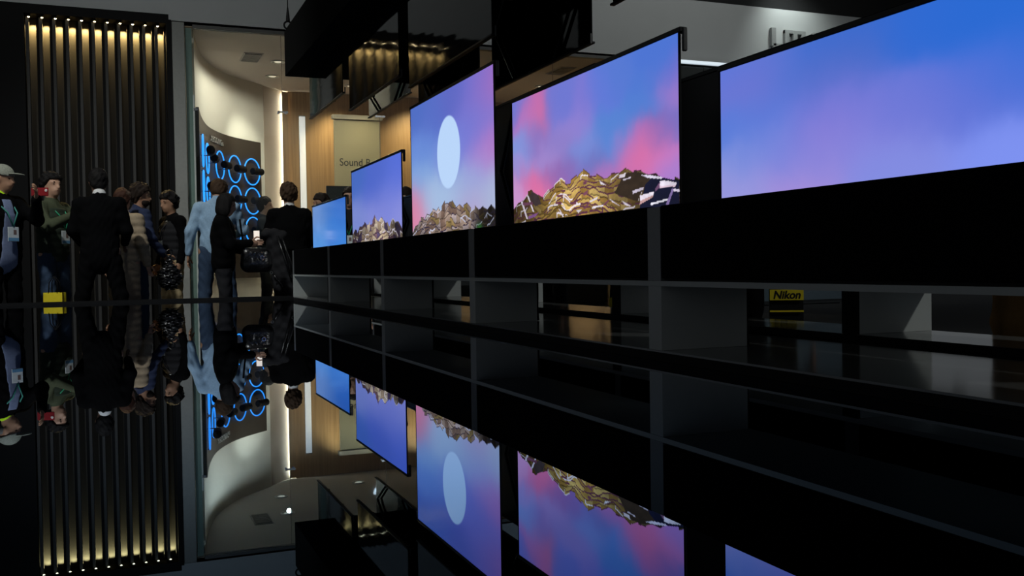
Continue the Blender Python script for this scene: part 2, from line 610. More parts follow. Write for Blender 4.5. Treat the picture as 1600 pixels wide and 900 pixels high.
# ceiling fittings of the room
for lb, x, y in (('square ceiling vent left over the curved wall', 1.90, 14.76), ('square ceiling vent right behind the hanging screens', 6.75, 14.25)):
    t = thing('ceiling_vent', lb, 'vent', (x, y, 3.9), 'ceiling vents')
    MB().box(-0.14, 0.14, -0.30, 0.30, -0.012, -0.001, 0.002).build('frame', mat('vent_frame', (0.4, 0.37, 0.33), rough=0.6), t)
    for j in range(6):
        MB().box(-0.12, 0.12, -0.27 + j * 0.092, -0.27 + j * 0.092 + 0.075, -0.022, -0.0125).build('slat', M_VENT, t)
for lb, x, y in (('ceiling spotlight nearest the glass above the curved wall', 2.95, 14.05), ('ceiling spotlight in the middle of the room ceiling', 2.32, 14.95), ('ceiling spotlight deepest above the curved wall', 2.40, 16.10), ('ceiling spotlight over the oak wall', 3.80, 16.55), ('ceiling spotlight before the sound board', 4.0, 15.7), ('ceiling spotlight right of the sound board', 5.2, 16.6), ('ceiling spotlight far right in the room', 7.0, 15.6)):
    t = thing('ceiling_spotlight', lb, 'light', (x, y, 3.9), 'room ceiling spotlights')
    MB().ring((0, 0, -0.008), (1, 0, 0), (0, 1, 0), 0.10, 0.012, 24, 6).build('trim_ring', M_LEDW if False else mat('white_trim', (0.7, 0.68, 0.62), rough=0.5), t, smooth=True)
    MB().tube([(0, 0, -0.004), (0, 0, -0.010)], [0.06, 0.055], 16).build('lens', mat('spot_lens', (1, 1, 1), emit=(1, 0.85, 0.6), estr=0.7), t)
WARM = (1.0, 0.93, 0.80)
lamp('spot_beam_wall', 'SPOT', (2.40, 15.60, 3.86), 120, (1.0, 0.95, 0.80), (2.02, 16.50, 2.5), 0.04, 56, 0.9)
lamp('spot_beam_oak', 'SPOT', (3.72, 16.75, 3.86), 105, (1.0, 0.76, 0.42), (3.72, 17.36, 2.6), 0.05, 80, 0.9)
lamp('spot_beam_oak_right', 'SPOT', (5.2, 16.6, 3.86), 130, (1.0, 0.78, 0.46), (5.2, 17.4, 2.6), 0.05, 90, 0.9)
lamp('spot_beam_board', 'SPOT', (4.0, 15.7, 3.86), 36, (1.0, 0.86, 0.56), (3.95, 16.5, 2.3), 0.05, 70, 0.9)
lamp('spot_beam_room', 'SPOT', (2.34, 14.95, 3.86), 80, WARM, (2.3, 15.0, 0), 0.03, 172, 0.25)
lamp('spot_beam_front', 'SPOT', (2.95, 14.05, 3.86), 50, WARM, (2.9, 14.2, 0), 0.03, 172, 0.25)
lamp('spot_beam_right', 'SPOT', (7.0, 15.6, 3.86), 330, WARM, (7.0, 15.6, 0), 0.03, 130, 0.9)

# ------------------------------------------------------------------ curved display of speakers with blue rings
bd, line = curve_wall([(1.02, 13.26), (1.13, 14.18), (1.29, 15.02), (1.53, 15.68), (1.83, 16.19), (2.27, 16.69)], 0.6, 2.88, 0.04)
board = thing('speaker_display_board', 'dark brown curved display board with blue rings', 'display', (1.5, 15.5, 0))
rel(bd.build('board', M_BROWN, board), (1.5, 15.5, 0))
cum = [0]
for a, b in zip(line[:-1], line[1:]):
    cum.append(cum[-1] + (b - a).length)


def on_board(s):
    for i in range(len(line) - 1):
        if cum[i + 1] >= s:
            k = (s - cum[i]) / (cum[i + 1] - cum[i])
            d = (line[i + 1] - line[i]).normalized()
            return line[i].lerp(line[i + 1], k), d, Vector((d.y, -d.x, 0))
    d = (line[-1] - line[-2]).normalized()
    return line[-1], d, Vector((d.y, -d.x, 0))


def near_x(xt):
    i = min(range(len(line)), key=lambda j: abs(line[j].x - xt))
    return cum[i]


scol = [near_x(1.07), near_x(1.20), near_x(1.47), near_x(1.74), near_x(2.045)]
cname = ['left end', 'second column', 'third column', 'fourth column', 'right end']
rname = ['top row', 'middle row', 'bottom row']
for ci, s in enumerate(scol):
    p_, d, nr = on_board(s)
    for ri, z in enumerate((2.36, 1.875, 1.39)):
        c = Vector((p_.x, p_.y, z))
        t = thing('ring_light', 'blue neon ring in the %s at the %s of the curved board' % (rname[ri], cname[ci]), 'light', c + nr * 0.03, 'blue neon rings')
        MB().ring((0, 0, 0), d, (0, 0, 1), 0.215, 0.0105, 48, 8).build('neon_tube', M_NEON, t, smooth=True)
        for s_ in (1, -1):
            MB().tube([(0, 0, 0.215 * s_), -nr * 0.028 + Vector((0, 0, 0.215 * s_))], 0.006, 6).build('standoff', M_BLACKGLOSS, t)
        sp = thing('portable_speaker', 'black speaker before the ring in the %s at the %s' % (rname[ri], cname[ci]), 'speaker', c + nr * 0.13, 'speakers on the curved board')
        MB().tube([d * -0.13, d * -0.12, d * 0.12, d * 0.13], [0.045, 0.058, 0.058, 0.045], 20).build('body', M_BLACK, sp, smooth=False)
        MB().ring(d * 0.131, nr, (0, 0, 1), 0.04, 0.004, 20, 6).build('end_ring', M_STEEL, sp)
        MB().box(-0.012, 0.012, -0.012, 0.012, -0.075, -0.055).tube([(0, 0, -0.066), -nr * 0.13 + Vector((0, 0, -0.066))], 0.008, 8).build('bracket', M_STEEL, sp)
p_, d, nr = on_board(near_x(1.42))
text('lettering', 'XBOOM Go', 0.13, Vector((p_.x - 1.5, p_.y - 15.5, 2.68)) + nr * 0.02 - d * 0.36, (PI / 2, 0, math.atan2(d.y, d.x)), mat('grey_lettering', (0.35, 0.34, 0.32)), board, 0.006)

# ------------------------------------------------------------------ black mirror base
t = thing('mirror_base', 'low black mirror-topped stage under the televisions', 'stage', (0, 4.3, 0))
rel(MB().box(-4.0, 2.9, -2.2, 10.04, Z_MIR - 0.02, Z_MIR).build('mirror_top', M_MIRROR, t), (0, 4.3, 0))
rel(MB().box(-3.97, 2.87, -2.17, 10.02, 0.0, Z_MIR - 0.0205).build('body', M_BLACK, t), (0, 4.3, 0))
rel(MB().box(-4.0, 2.9, 10.041, 10.07, 0.0, Z_MIR + 0.026).build('end_lip', M_BLACK, t), (0, 4.3, 0))

# ------------------------------------------------------------------ display bench
t = thing('display_bench', 'long grey bench with piers carrying the televisions', 'bench', (2.08, 5.0, Z_MIR))
O = (2.08, 5.0, Z_MIR)
Y0, Y1 = 0.85, 9.314
rel(MB().box(XF, 2.17, Y0, Y1, Z_PLAT - 0.006, Z_PLAT).build('front_platform', M_GLOSSW, t), O)
rel(MB().box(XF + 0.004, 2.64, Y0, Y1, Z_MIR + 0.0005, Z_PLAT - 0.0065).build('base_plinth', M_BLACK, t), O)
rel(MB().box(2.30, 2.64, Y0, Y1, Z_PLAT + 0.012, Z_PLAT + 0.018).build('rear_platform', M_GLOSSW, t), O)
rel(MB().box(2.292, 2.2995, Y0, Y1, Z_PLAT - 0.006, Z_PLAT + 0.018).build('rear_step', M_BLACK, t), O)
rel(MB().box(XF, 1.87, Y0, Y1, 0.668, 0.684).build('front_shelf', M_WHITE, t), O)
rel(MB().box(2.30, 2.64, Y0, Y1, 0.668, 0.684).build('rear_shelf', M_WHITE, t), O)
for k in range(6):
    y = YD4 + (4 - k) * PITCH_TV
    rel(MB().box(XF + 0.001, 1.857, y - 0.0762, y, Z_PLAT + 0.0005, 0.6675).build('pier', M_WHITE, t), O)
    rel(MB().box(XF, 1.857, y - 0.0762, y, 0.6845, 0.912).build('spacer', M_STRIP, t), O)
    rel(MB().box(2.315, 2.635, y - 0.0762, y, Z_PLAT + 0.0185, 0.6675).build('pier', M_WHITE, t), O)
    rel(MB().box(2.306, 2.3145, y - 0.0762, y, Z_PLAT + 0.0185, 0.6675).build('pier_edge', M_BLACK, t), O)
    rel(MB().box(2.315, 2.635, y - 0.0762, y, 0.6845, 0.912).build('spacer', M_STRIP, t), O)
    rel(MB().tube([(1.868, y - 0.06, Z_PLAT + 0.002), (1.866, y - 0.055, 0.53), (1.866, y - 0.06, 0.60), (1.87, y - 0.05, 0.667)], 0.008, 8).build('cable', M_BLACK, t, smooth=True), O)

# ------------------------------------------------------------------ pictures for the displays
RNG = np.random.RandomState(7)


def vnoise(x, y, seed):
    r = np.random.RandomState(seed).rand(64, 64)
    xi, yi = np.floor(x).astype(int), np.floor(y).astype(int)
    fx, fy = x - xi, y - yi
    fx, fy = fx * fx * (3 - 2 * fx), fy * fy * (3 - 2 * fy)
    g = lambda a, b: r[a % 64, b % 64]
    return (g(xi, yi) * (1 - fx) + g(xi + 1, yi) * fx) * (1 - fy) + (g(xi, yi + 1) * (1 - fx) + g(xi + 1, yi + 1) * fx) * fy


def fbm(x, y, seed, o=4):
    s, a = 0, 0.5
    for k in range(o):
        s = s + a * (vnoise(x, y, seed + k) - 0.5)
        x, y, a = x * 2, y * 2, a * 0.5
    return s


def slin(a):
    a = np.clip(np.asarray(a, float) / 255, 0, 1)
    return np.where(a <= 0.04045, a / 12.92, ((a + 0.055) / 1.055) ** 2.4)


def sky_picture(U, Z, pts, sig, seed, warp=0.10):
    u = U * W_TV
    wu = u + warp * fbm(u * 5, Z * 5, seed) + 0.35 * warp * fbm(u * 16, Z * 12, seed + 9)
    wz = Z + warp * fbm(u * 5, Z * 5, seed + 20) + 0.35 * warp * fbm(u * 16, Z * 12, seed + 29)
    acc = np.zeros(U.shape + (3,)); wt = np.zeros(U.shape)
    for a, z, r, g, b in pts:
        d2 = ((wu - a * W_TV) / sig[0]) ** 2 + ((wz - z) / sig[1]) ** 2
        w_ = np.exp(-d2) + 0.02 / (1 + d2) ** 2
        acc += w_[..., None] * np.array((r, g, b)); wt += w_
    return acc / wt[..., None]


def mountains(img, U, Z, sil, seed, rows, tile, pal, z0=0.86, rough=1.0, curl=0.0):
    """layered shingle ridges painted back to front under a silhouette"""
    u = U * W_TV
    su = np.array([a for a, _ in sil]); sz = np.array([b for _, b in sil])
    top = np.interp(U, su, sz)
    r = np.random.RandomState(seed)
    for i in range(rows):
        f = i / (rows - 1)
        base = top * (1 - f) + (z0 + 0.02 + 0.03 * np.sin(u * 5 + seed)) * f
        bend = 0.035 * f * (1 - f) * 4 * (fbm(u * 7 + i * 0.13, u * 0 + 3.1 + i * 0.17, seed + 3) * 2.2)
        edge = base + bend
        tw = tile * (0.8 + 0.9 * f)
        x = u / tw + 0.5 * (i % 2) + 0.6 * fbm(u * 3, u * 0 + i * 0.3, seed + 5)
        ti = np.floor(x).astype(int); fx = x - ti
        hj = r.rand(997)
        jag = (hj[(ti * 13 + i * 71) % 997] - 0.5) * 0.014 * rough
        edge = edge + jag + (fx - 0.5) * 0.010 * rough * np.where(ti % 2 == 0, 1, -1)
        msk = Z < edge
        ci = np.floor(hj[(ti * 29 + i * 17 + 5) % 997] * len(pal['face'])).astype(int)
        face = np.array(pal['face'], float)[ci]
        dz = edge - Z
        grain = 1 + 0.25 * fbm(u * 60, Z * 160, seed + 40 + i % 5, 2) - np.clip(dz * 4.0, 0, 0.35)
        sh = 1.0 + 0.9 * fbm(u * 4 + 7, u * 0 + i * 0.35, seed + 11)
        shade = pal['shade'](U, Z)
        colr = face * (grain * sh)[..., None] * shade[..., None]
        lipw = 0.0045 + 0.0045 * f
        lip = dz < lipw
        hl = hj[(ti * 7 + i * 31) % 997]
        lc = np.where((hl > 0.84)[..., None], np.array(pal['light'], float), np.array(pal['dark'], float))
        lc = np.where((hl < 0.38)[..., None], face * 0.6, lc) * (0.55 + 0.45 * shade)[..., None]
        colr = np.where((lip | ((fx < 0.06) & (hl > 0.82) & (dz < 0.03)))[..., None], lc, colr)
        img = np.where(msk[..., None], colr, img)
    return img


PTS = {
 4: [(0.035, 1.469, 110, 120, 210), (0.138, 1.437, 195, 110, 175), (0.187, 1.389, 205, 110, 165), (0.101, 1.387, 175, 120, 195), (0.354, 1.407, 110, 120, 210), (0.496, 1.375, 125, 120, 210), (0.622, 1.384, 95, 120, 215), (0.738, 1.419, 85, 120, 210), (0.894, 1.377, 75, 120, 210), (0.896, 1.463, 75, 115, 210), (0.986, 1.373, 110, 110, 205), (0.985, 1.325, 160, 120, 200), (0.845, 1.294, 80, 125, 210), (0.68, 1.268, 85, 130, 210), (0.425, 1.321, 145, 130, 210), (0.351, 1.275, 140, 125, 200), (0.165, 1.309, 140, 115, 190), (0.062, 1.299, 130, 150, 220), (0.277, 1.215, 160, 135, 205), (0.492, 1.205, 120, 140, 215), (0.569, 1.15, 105, 115, 190), (0.789, 1.177, 190, 115, 190), (0.83, 1.141, 220, 110, 160), (0.873, 1.178, 200, 110, 175), (0.788, 1.102, 215, 110, 170), (0.939, 1.107, 205, 120, 190), (0.903, 1.194, 120, 100, 180), (0.977, 1.192, 115, 115, 200), (0.986, 1.051, 170, 125, 205), (0.13, 1.124, 215, 110, 165), (0.227, 1.084, 225, 115, 165), (0.321, 1.127, 150, 105, 175), (0.043, 1.173, 150, 145, 215), (0.023, 1.058, 200, 150, 205), (0.408, 1.141, 135, 110, 185), (0.616, 1.087, 180, 115, 185), (0.687, 1.084, 160, 115, 190), (0.679, 1.19, 95, 135, 215)],
 3: [(0.081, 1.683, 80, 110, 195), (0.567, 1.671, 95, 105, 195), (0.87, 1.685, 110, 110, 205), (0.976, 1.657, 165, 110, 190), (0.98, 1.603, 170, 112, 190), (0.801, 1.605, 120, 115, 205), (0.747, 1.418, 115, 125, 215), (0.966, 1.355, 185, 120, 195), (0.876, 1.284, 175, 130, 205), (0.165, 1.46, 105, 140, 215), (0.157, 1.269, 130, 165, 220), (0.787, 1.189, 140, 165, 225), (0.666, 1.146, 155, 180, 220), (0.959, 1.126, 170, 185, 215), (0.269, 1.153, 165, 190, 225), (0.735, 1.084, 185, 160, 200), (0.054, 1.096, 215, 130, 165), (0.492, 1.119, 165, 190, 225), (0.83, 1.477, 118, 118, 208), (0.958, 1.482, 125, 120, 210), (0.3, 1.62, 88, 110, 198), (0.5, 1.35, 118, 140, 216)],
 5: [(0.015, 1.295, 95, 120, 220), (0.073, 1.272, 75, 115, 210), (0.118, 1.247, 130, 115, 205), (0.035, 1.232, 130, 115, 205), (0.195, 1.24, 70, 115, 210), (0.349, 1.269, 55, 105, 205), (0.384, 1.224, 75, 105, 195), (0.299, 1.22, 90, 110, 200), (0.54, 1.242, 45, 105, 210), (0.695, 1.245, 40, 105, 210), (0.646, 1.092, 95, 115, 215), (0.539, 1.087, 110, 120, 215), (0.348, 1.164, 120, 120, 215), (0.311, 1.081, 150, 125, 212), (0.109, 1.168, 85, 120, 215), (0.013, 1.189, 75, 125, 220), (0.052, 0.967, 150, 150, 220), (0.255, 0.969, 165, 140, 215), (0.497, 0.96, 130, 140, 225), (0.73, 0.952, 125, 145, 240), (0.73, 1.135, 60, 110, 215), (0.075, 1.059, 130, 145, 220), (0.424, 1.034, 130, 130, 220), (0.215, 1.05, 115, 130, 220), (0.41, 1.10, 112, 120, 215), (0.29, 1.02, 138, 134, 218), (0.21, 1.145, 95, 118, 214), (0.15, 1.10, 105, 130, 218)],
 2: [(0.085, 1.45, 70, 105, 190), (0.571, 1.445, 80, 105, 200), (0.948, 1.45, 85, 110, 215), (0.498, 1.281, 75, 100, 200), (0.139, 1.1, 120, 135, 205), (0.68, 1.151, 120, 130, 215), (0.932, 1.128, 140, 145, 220), (0.502, 1.12, 140, 145, 215), (0.862, 1.284, 95, 115, 215)],
 1: [(0.148, 1.299, 100, 136, 195), (0.246, 1.173, 92, 132, 198), (0.459, 1.3, 68, 116, 194), (0.831, 1.292, 45, 100, 190), (0.908, 1.153, 50, 110, 200), (0.635, 1.064, 62, 125, 210), (0.23, 0.969, 75, 140, 215), (0.895, 0.954, 65, 135, 220)]}
SIL = {
 4: [(-0.002, 1.008), (0.071, 1.041), (0.147, 1.071), (0.202, 1.048), (0.233, 1.042), (0.282, 1.061), (0.324, 1.086), (0.366, 1.091), (0.422, 1.071), (0.477, 1.106), (0.499, 1.113), (0.529, 1.101), (0.579, 1.082), (0.626, 1.067), (0.647, 1.062), (0.687, 1.07), (0.718, 1.077), (0.757, 1.084), (0.794, 1.072), (0.834, 1.057), (0.886, 1.042), (0.955, 1.02), (0.996, 1.01)],
 2: [(-0.004, 1.004), (0.136, 1.036), (0.225, 1.069), (0.31, 1.066), (0.364, 1.041), (0.448, 1.083), (0.501, 1.106), (0.577, 1.074), (0.64, 1.087), (0.723, 1.054), (0.769, 1.025), (0.851, 1.063), (0.928, 1.036), (0.991, 1.007)],
 3: [(-0.011, 0.948), (0.05, 0.985), (0.099, 1.017), (0.17, 1.04), (0.247, 1.058), (0.326, 1.069), (0.402, 1.077), (0.443, 1.088), (0.484, 1.109), (0.511, 1.108), (0.549, 1.093), (0.575, 1.08), (0.642, 1.076), (0.713, 1.063), (0.782, 1.046), (0.848, 1.032), (0.896, 1.03), (0.959, 1.038), (0.999, 1.03)]}


SLABS = [((16, 18, 44), [(0.848, 1.028), (0.885, 1.04), (0.997, 1.008), (0.998, 0.913), (0.812, 0.928)]), ((52, 40, 30), [(0.685, 1.001), (0.738, 1.066), (0.805, 1.065), (0.885, 1.04), (0.842, 1.014), (0.803, 0.959), (0.717, 0.989)]), ((215, 208, 228), [(0.823, 1.051), (0.87, 1.044), (0.925, 1.03), (0.919, 1.025), (0.857, 1.036)]), ((222, 214, 228), [(0.912, 1.018), (0.945, 1.016), (0.987, 1.004), (0.98, 0.993), (0.911, 0.996)]), ((214, 190, 205), [(0.911, 1.002), (0.982, 0.997), (0.98, 0.992), (0.911, 0.995)]), ((225, 215, 228), [(0.818, 0.979), (0.886, 0.986), (0.879, 0.967), (0.816, 0.948)]), ((190, 150, 150), [(0.817, 0.96), (0.881, 0.974), (0.879, 0.967), (0.816, 0.947)]), ((230, 228, 240), [(0.866, 0.947), (0.947, 0.956), (0.945, 0.949), (0.87, 0.94)]), ((215, 205, 225), [(0.971, 0.986), (0.998, 0.98), (0.998, 0.973), (0.974, 0.977)]), ((112, 78, 112), [(0.89, 0.995), (0.913, 1.016), (0.911, 0.997), (0.891, 0.985)]), ((128, 108, 160), [(0.937, 0.936), (0.966, 0.987), (0.973, 0.982), (0.95, 0.933)]), ((205, 195, 215), [(0.78, 1.0), (0.836, 1.007), (0.833, 0.998), (0.783, 0.989)]), ((200, 190, 205), [(0.731, 1.047), (0.774, 1.051), (0.77, 1.046), (0.734, 1.042)]), ((210, 200, 210), [(0.713, 1.065), (0.748, 1.069), (0.741, 1.053), (0.711, 1.053)]), ((215, 205, 220), [(0.655, 0.986), (0.717, 0.95), (0.675, 0.969)]), ((205, 195, 210), [(0.723, 0.971), (0.776, 0.944), (0.742, 0.952)]), ((110, 60, 78), [(0.331, 1.003), (0.368, 1.001), (0.36, 0.989), (0.323, 0.996)]), ((110, 60, 78), [(0.332, 1.032), (0.377, 1.03), (0.369, 1.021), (0.333, 1.023)]), ((104, 56, 74), [(0.361, 1.05), (0.391, 1.048), (0.388, 1.039), (0.363, 1.042)]), ((110, 62, 80), [(0.42, 0.995), (0.465, 0.991), (0.459, 0.98), (0.421, 0.986)]), ((222, 214, 222), [(0.46, 0.991), (0.489, 0.974), (0.459, 0.979)]), ((222, 212, 222), [(0.542, 0.986), (0.592, 0.999), (0.589, 0.99), (0.545, 0.98)]), ((110, 62, 82), [(0.503, 0.959), (0.542, 0.985), (0.544, 0.978), (0.515, 0.956)]), ((112, 64, 84), [(0.618, 0.963), (0.655, 0.982), (0.655, 0.974), (0.619, 0.957)]), ((220, 212, 222), [(0.603, 1.059), (0.64, 1.037), (0.61, 1.043)]), ((222, 215, 225), [(0.555, 0.962), (0.625, 0.965), (0.622, 0.959), (0.557, 0.955)]), ((222, 212, 222), [(0.343, 0.973), (0.353, 0.97), (0.379, 0.936), (0.369, 0.938)]), ((222, 212, 222), [(0.368, 0.998), (0.389, 0.975), (0.381, 0.977)]), ((210, 200, 215), [(0.108, 1.056), (0.123, 1.05), (0.165, 0.974), (0.155, 0.975)]), ((210, 200, 215), [(0.059, 1.032), (0.075, 1.029), (0.115, 0.947), (0.103, 0.948)]), ((120, 80, 130), [(0.115, 0.958), (0.2, 0.97), (0.172, 0.953), (0.124, 0.946)]), ((100, 62, 84), [(0.074, 1.024), (0.155, 1.019), (0.153, 1.007), (0.078, 1.011)]), ((60, 50, 52), [(0.147, 1.07), (0.197, 1.046), (0.219, 1.005), (0.173, 0.998), (0.127, 1.045)]), ((110, 64, 84), [(0.506, 1.066), (0.532, 1.072), (0.526, 1.056), (0.506, 1.053)]), ((118, 70, 90), [(0.505, 1.021), (0.536, 1.032), (0.53, 1.016), (0.508, 1.009)]), ((214, 206, 214), [(0.458, 0.958), (0.496, 0.957), (0.473, 0.945)])]


def inpoly(U, Z, pl):
    r = np.zeros(U.shape, bool)
    n = len(pl)
    for i in range(n):
        (x0, y0), (x1, y1) = pl[i], pl[(i + 1) % n]
        if y0 == y1:
            continue
        c = ((y0 > Z) != (y1 > Z)) & (U < (x1 - x0) * (Z - y0) / (y1 - y0) + x0)
        r ^= c
    return r


def bump1(x, c, w_):
    return np.exp(-((x - c) / w_) ** 2)


def picture(k, U, Z):
    sig = {1: (0.30, 0.14), 2: (0.30, 0.14), 3: (0.22, 0.11), 4: (0.115, 0.055), 5: (0.15, 0.065)}[k]
    img = sky_picture(U, Z, PTS[k], sig, 100 + 11 * k, {1: 0.04, 2: 0.04, 3: 0.05, 4: 0.11, 5: 0.07}[k])
    if k == 3:
        d = np.sqrt(((U - 0.505) * W_TV) ** 2 + (Z - 1.375) ** 2)
        a = np.clip((0.206 - d) / 0.010, 0, 1)[..., None]
        img = img * (1 - a) + np.array((186, 214, 250)) * a
    if k == 4:
        pal = dict(face=[(168, 134, 68), (186, 154, 86), (148, 114, 56), (196, 166, 98), (156, 122, 62)], light=(226, 216, 226), dark=(86, 46, 66),
                   shade=lambda u, z: np.clip(0.35 + 0.85 * bump1(u, 0.47, 0.27) - 0.25 * (u > 0.86), 0.12, 1.2))
        img = mountains(img, U, Z, SIL[4], 5, 13, 0.07, pal)
        for c, pl in SLABS:
            img = np.where(inpoly(U, Z, pl)[..., None], np.array(c, float) * (1 + 0.35 * fbm(U * 40, Z * 60, 61, 2))[..., None], img)
    if k == 2:
        pal = dict(face=[(196, 176, 150), (170, 148, 124), (120, 92, 100), (90, 76, 108), (205, 188, 168)], light=(228, 220, 232), dark=(58, 36, 58),
                   shade=lambda u, z: np.clip(0.45 + 0.7 * bump1(u, 0.5, 0.3), 0.3, 1.1))
        img = mountains(img, U, Z, SIL[2], 15, 8, 0.10, pal, rough=2.2)
    if k == 3:
        pal = dict(face=[(150, 130, 118), (168, 146, 132), (128, 104, 92), (176, 160, 160), (140, 118, 78)], light=(206, 210, 234), dark=(48, 40, 62),
                   shade=lambda u, z: 0.62 + 0.45 * bump1(u, 0.45, 0.3) - 0.42 / (1 + np.exp(-(u - 0.80) * 60)))
        img = mountains(img, U, Z, SIL[3], 25, 9, 0.075, pal, rough=1.8)
        g = (bump1(U, 0.84, 0.03) * bump1(Z, 0.935, 0.02))[..., None]
        img = img * (1 - g) + np.array((40, 92, 40)) * g
    if k == 1:
        hz = np.clip((0.55 - U) * 3, 0, 1) * (0.5 + 1.2 * fbm(U * 6, Z * 9, 77))  # pale reflection on the far half painted into the picture
        img = img + 14 * hz[..., None]
    return slin(img)


def display_mesh(name, k, y_far, z0, z1, nu, parent, off):
    nz = max(8, int(nu * (z1 - z0) / W_TV))
    u = np.linspace(0, 1, nu); z = np.linspace(z0, z1, nz)
    U, Z = np.meshgrid(u, z)
    co = np.zeros((nz * nu, 3), np.float32)
    co[:, 0] = XS - off[0]
    co[:, 1] = (y_far - U.ravel() * W_TV) - off[1]
    co[:, 2] = Z.ravel() - off[2]
    i = np.arange(nz - 1)[:, None] * nu + np.arange(nu - 1)[None]
    q = np.stack([i, i + 1, i + nu + 1, i + nu], -1).reshape(-1, 4)
    me = bpy.data.meshes.new(name)
    me.vertices.add(len(co)); me.vertices.foreach_set('co', co.ravel())
    me.loops.add(q.size); me.loops.foreach_set('vertex_index', q.ravel().astype(np.int32))
    me.polygons.add(len(q)); me.polygons.foreach_set('loop_start', np.arange(0, q.size, 4, dtype=np.int32))
    me.polygons.foreach_set('loop_total', np.full(len(q), 4, np.int32))
    me.update(calc_edges=True)
    at = me.attributes.new('picture', 'FLOAT_COLOR', 'POINT')
    rgba = np.ones((nz * nu, 4), np.float32)
    rgba[:, :3] = picture(k, U, Z).reshape(-1, 3)
    at.data.foreach_set('color', rgba.ravel())
    me.materials.append(M_SCREEN)
    o = bpy.data.objects.new(name, me)
    COL.objects.link(o)
    o.parent = parent
    return o


ZTOP = {1: 1.3155, 2: 1.4851, 3: 1.7224, 4: 1.4925, 5: 1.3193}
LBL = {1: 'farthest roll-up television, low plain blue screen', 2: 'second farthest roll-up television, blue sky above a spiky peak',
       3: 'tallest roll-up television in the middle showing a pale moon', 4: 'roll-up television with pink clouds over a golden shingled mountain',
       5: 'nearest roll-up television, low wide blue and lilac sky'}
for k in range(1, 6):
    yf = Y5 + (5 - k) * PITCH_TV                 # far edge of the picture
    yn = yf - W_TV
    O = Vector((XS, (yf + yn) / 2, 0.6845))
    t = thing('rollable_television', LBL[k], 'television', O, 'roll-up televisions on the bench')
    zt = ZTOP[k]
    ya = YD4 + (4 - k) * PITCH_TV + PITCH_TV - 0.0775    # box end beside the farther pier
    yb = YD4 + (4 - k) * PITCH_TV + 0.0015
    bx = MB()
    bx.box(XF, XS - 0.012, yb, ya, Z_BOX0, Z_BOX1, 0.003)
    bx.box(XS + 0.02, 1.865, yb, ya, Z_BOX0, Z_BOX1, 0.003)
    bx.box(XS - 0.0121, XS + 0.0201, yb, ya, Z_BOX0, 0.86)
    rel(bx.build('speaker_box', M_CLOTHBOX, t), O)
    rel(MB().box(XF + 0.01, 1.86, yb + 0.01, ya - 0.01, 0.6845, Z_BOX0 - 0.0005).build('foot_plate', M_BLACK, t), O)
    rel(MB().box(XS + 0.002, XS + 0.006, yn - 0.006, yf + 0.006, 0.87, zt + 0.002).build('back_sheet', M_BLACKGLOSS, t), O)
    for y in (yf + 0.0005, yn - 0.0075):
        rel(MB().box(XS - 0.0015, XS + 0.0015, y, y + 0.007, 0.87, zt).build('side_border', M_BLACK, t), O)
    rel(MB().box(XS - 0.004, XS + 0.022, yn - 0.016, yf + 0.012, zt + 0.0005, zt + 0.017, 0.002).build('top_bar', M_BLACKGLOSS, t), O)
    rel(MB().box(XS + 0.007, XS + 0.024, yn - 0.020, yn - 0.008, zt - 0.062, zt + 0.016, 0.003).build('end_cap', mat('grey_plastic', (0.06, 0.06, 0.06), rough=0.4), t), O)
    # lifting arms behind the sheet
    for y, s in ((yf - 0.35, 1), (yn + 0.35, -1)):
        zm = 0.87 + (zt - 0.87) * 0.5
        rel(MB().tube([(XS + 0.03, y, 0.87), (XS + 0.03, y + 0.25 * s, zm), (XS + 0.03, y, zt)], 0.012, 8).build('lift_arm', M_BLACKGLOSS, t), O)
    display_mesh('screen', k, yf, 0.872, zt, {1: 200, 2: 260, 3: 360, 4: 480, 5: 420}[k], t, O)

# rear televisions, seen from behind
ZTB = {1: 1.33, 2: 1.52, 3: 1.755, 4: 1.522, 5: 1.33}
for k in range(1, 6):
    yf = Y5 + (5 - k) * PITCH_TV + 0.05
    yn = yf - W_TV
    O = Vector((XB, (yf + yn) / 2, 0.6845))
    t = thing('rollable_television', ['farthest', 'second farthest', 'middle', 'second nearest', 'nearest'][k - 1] + ' rear television turned away, black back seen behind the front row', 'television', O, 'rear televisions turned away')
    ya = YD4 + (5 - k) * PITCH_TV - 0.0775
    yb = YD4 + (4 - k) * PITCH_TV + 0.0015
    zt = ZTB[k]
    rel(MB().box(2.305, 2.64, yb, ya, Z_BOX0, Z_BOX1, 0.003).build('speaker_box', M_CLOTHBOX, t), O)
    rel(MB().box(2.31, 2.63, yb + 0.01, ya - 0.01, 0.6845, Z_BOX0 - 0.0005).build('foot_plate', M_BLACK, t), O)
    rel(MB().box(XB, XB + 0.006, yn, yf, Z_BOX1 - 0.0, zt).build('back_sheet', M_BLACKGLOSS, t), O)
    rel(MB().box(XB - 0.006, XB + 0.02, yn - 0.014, yf + 0.012, zt + 0.0005, zt + 0.017, 0.002).build('top_bar', M_BLACKGLOSS, t), O)
    for y, s in ((yf - 0.40, 1), (yn + 0.40, -1)):
        zm = 0.93 + (zt - 0.93) * 0.5
        rel(MB().tube([(XB - 0.014, y, 0.93), (XB - 0.014, y + 0.25 * s, zm), (XB - 0.014, y, zt)], 0.011, 8).build('lift_arm', M_BLACKGLOSS, t), O)

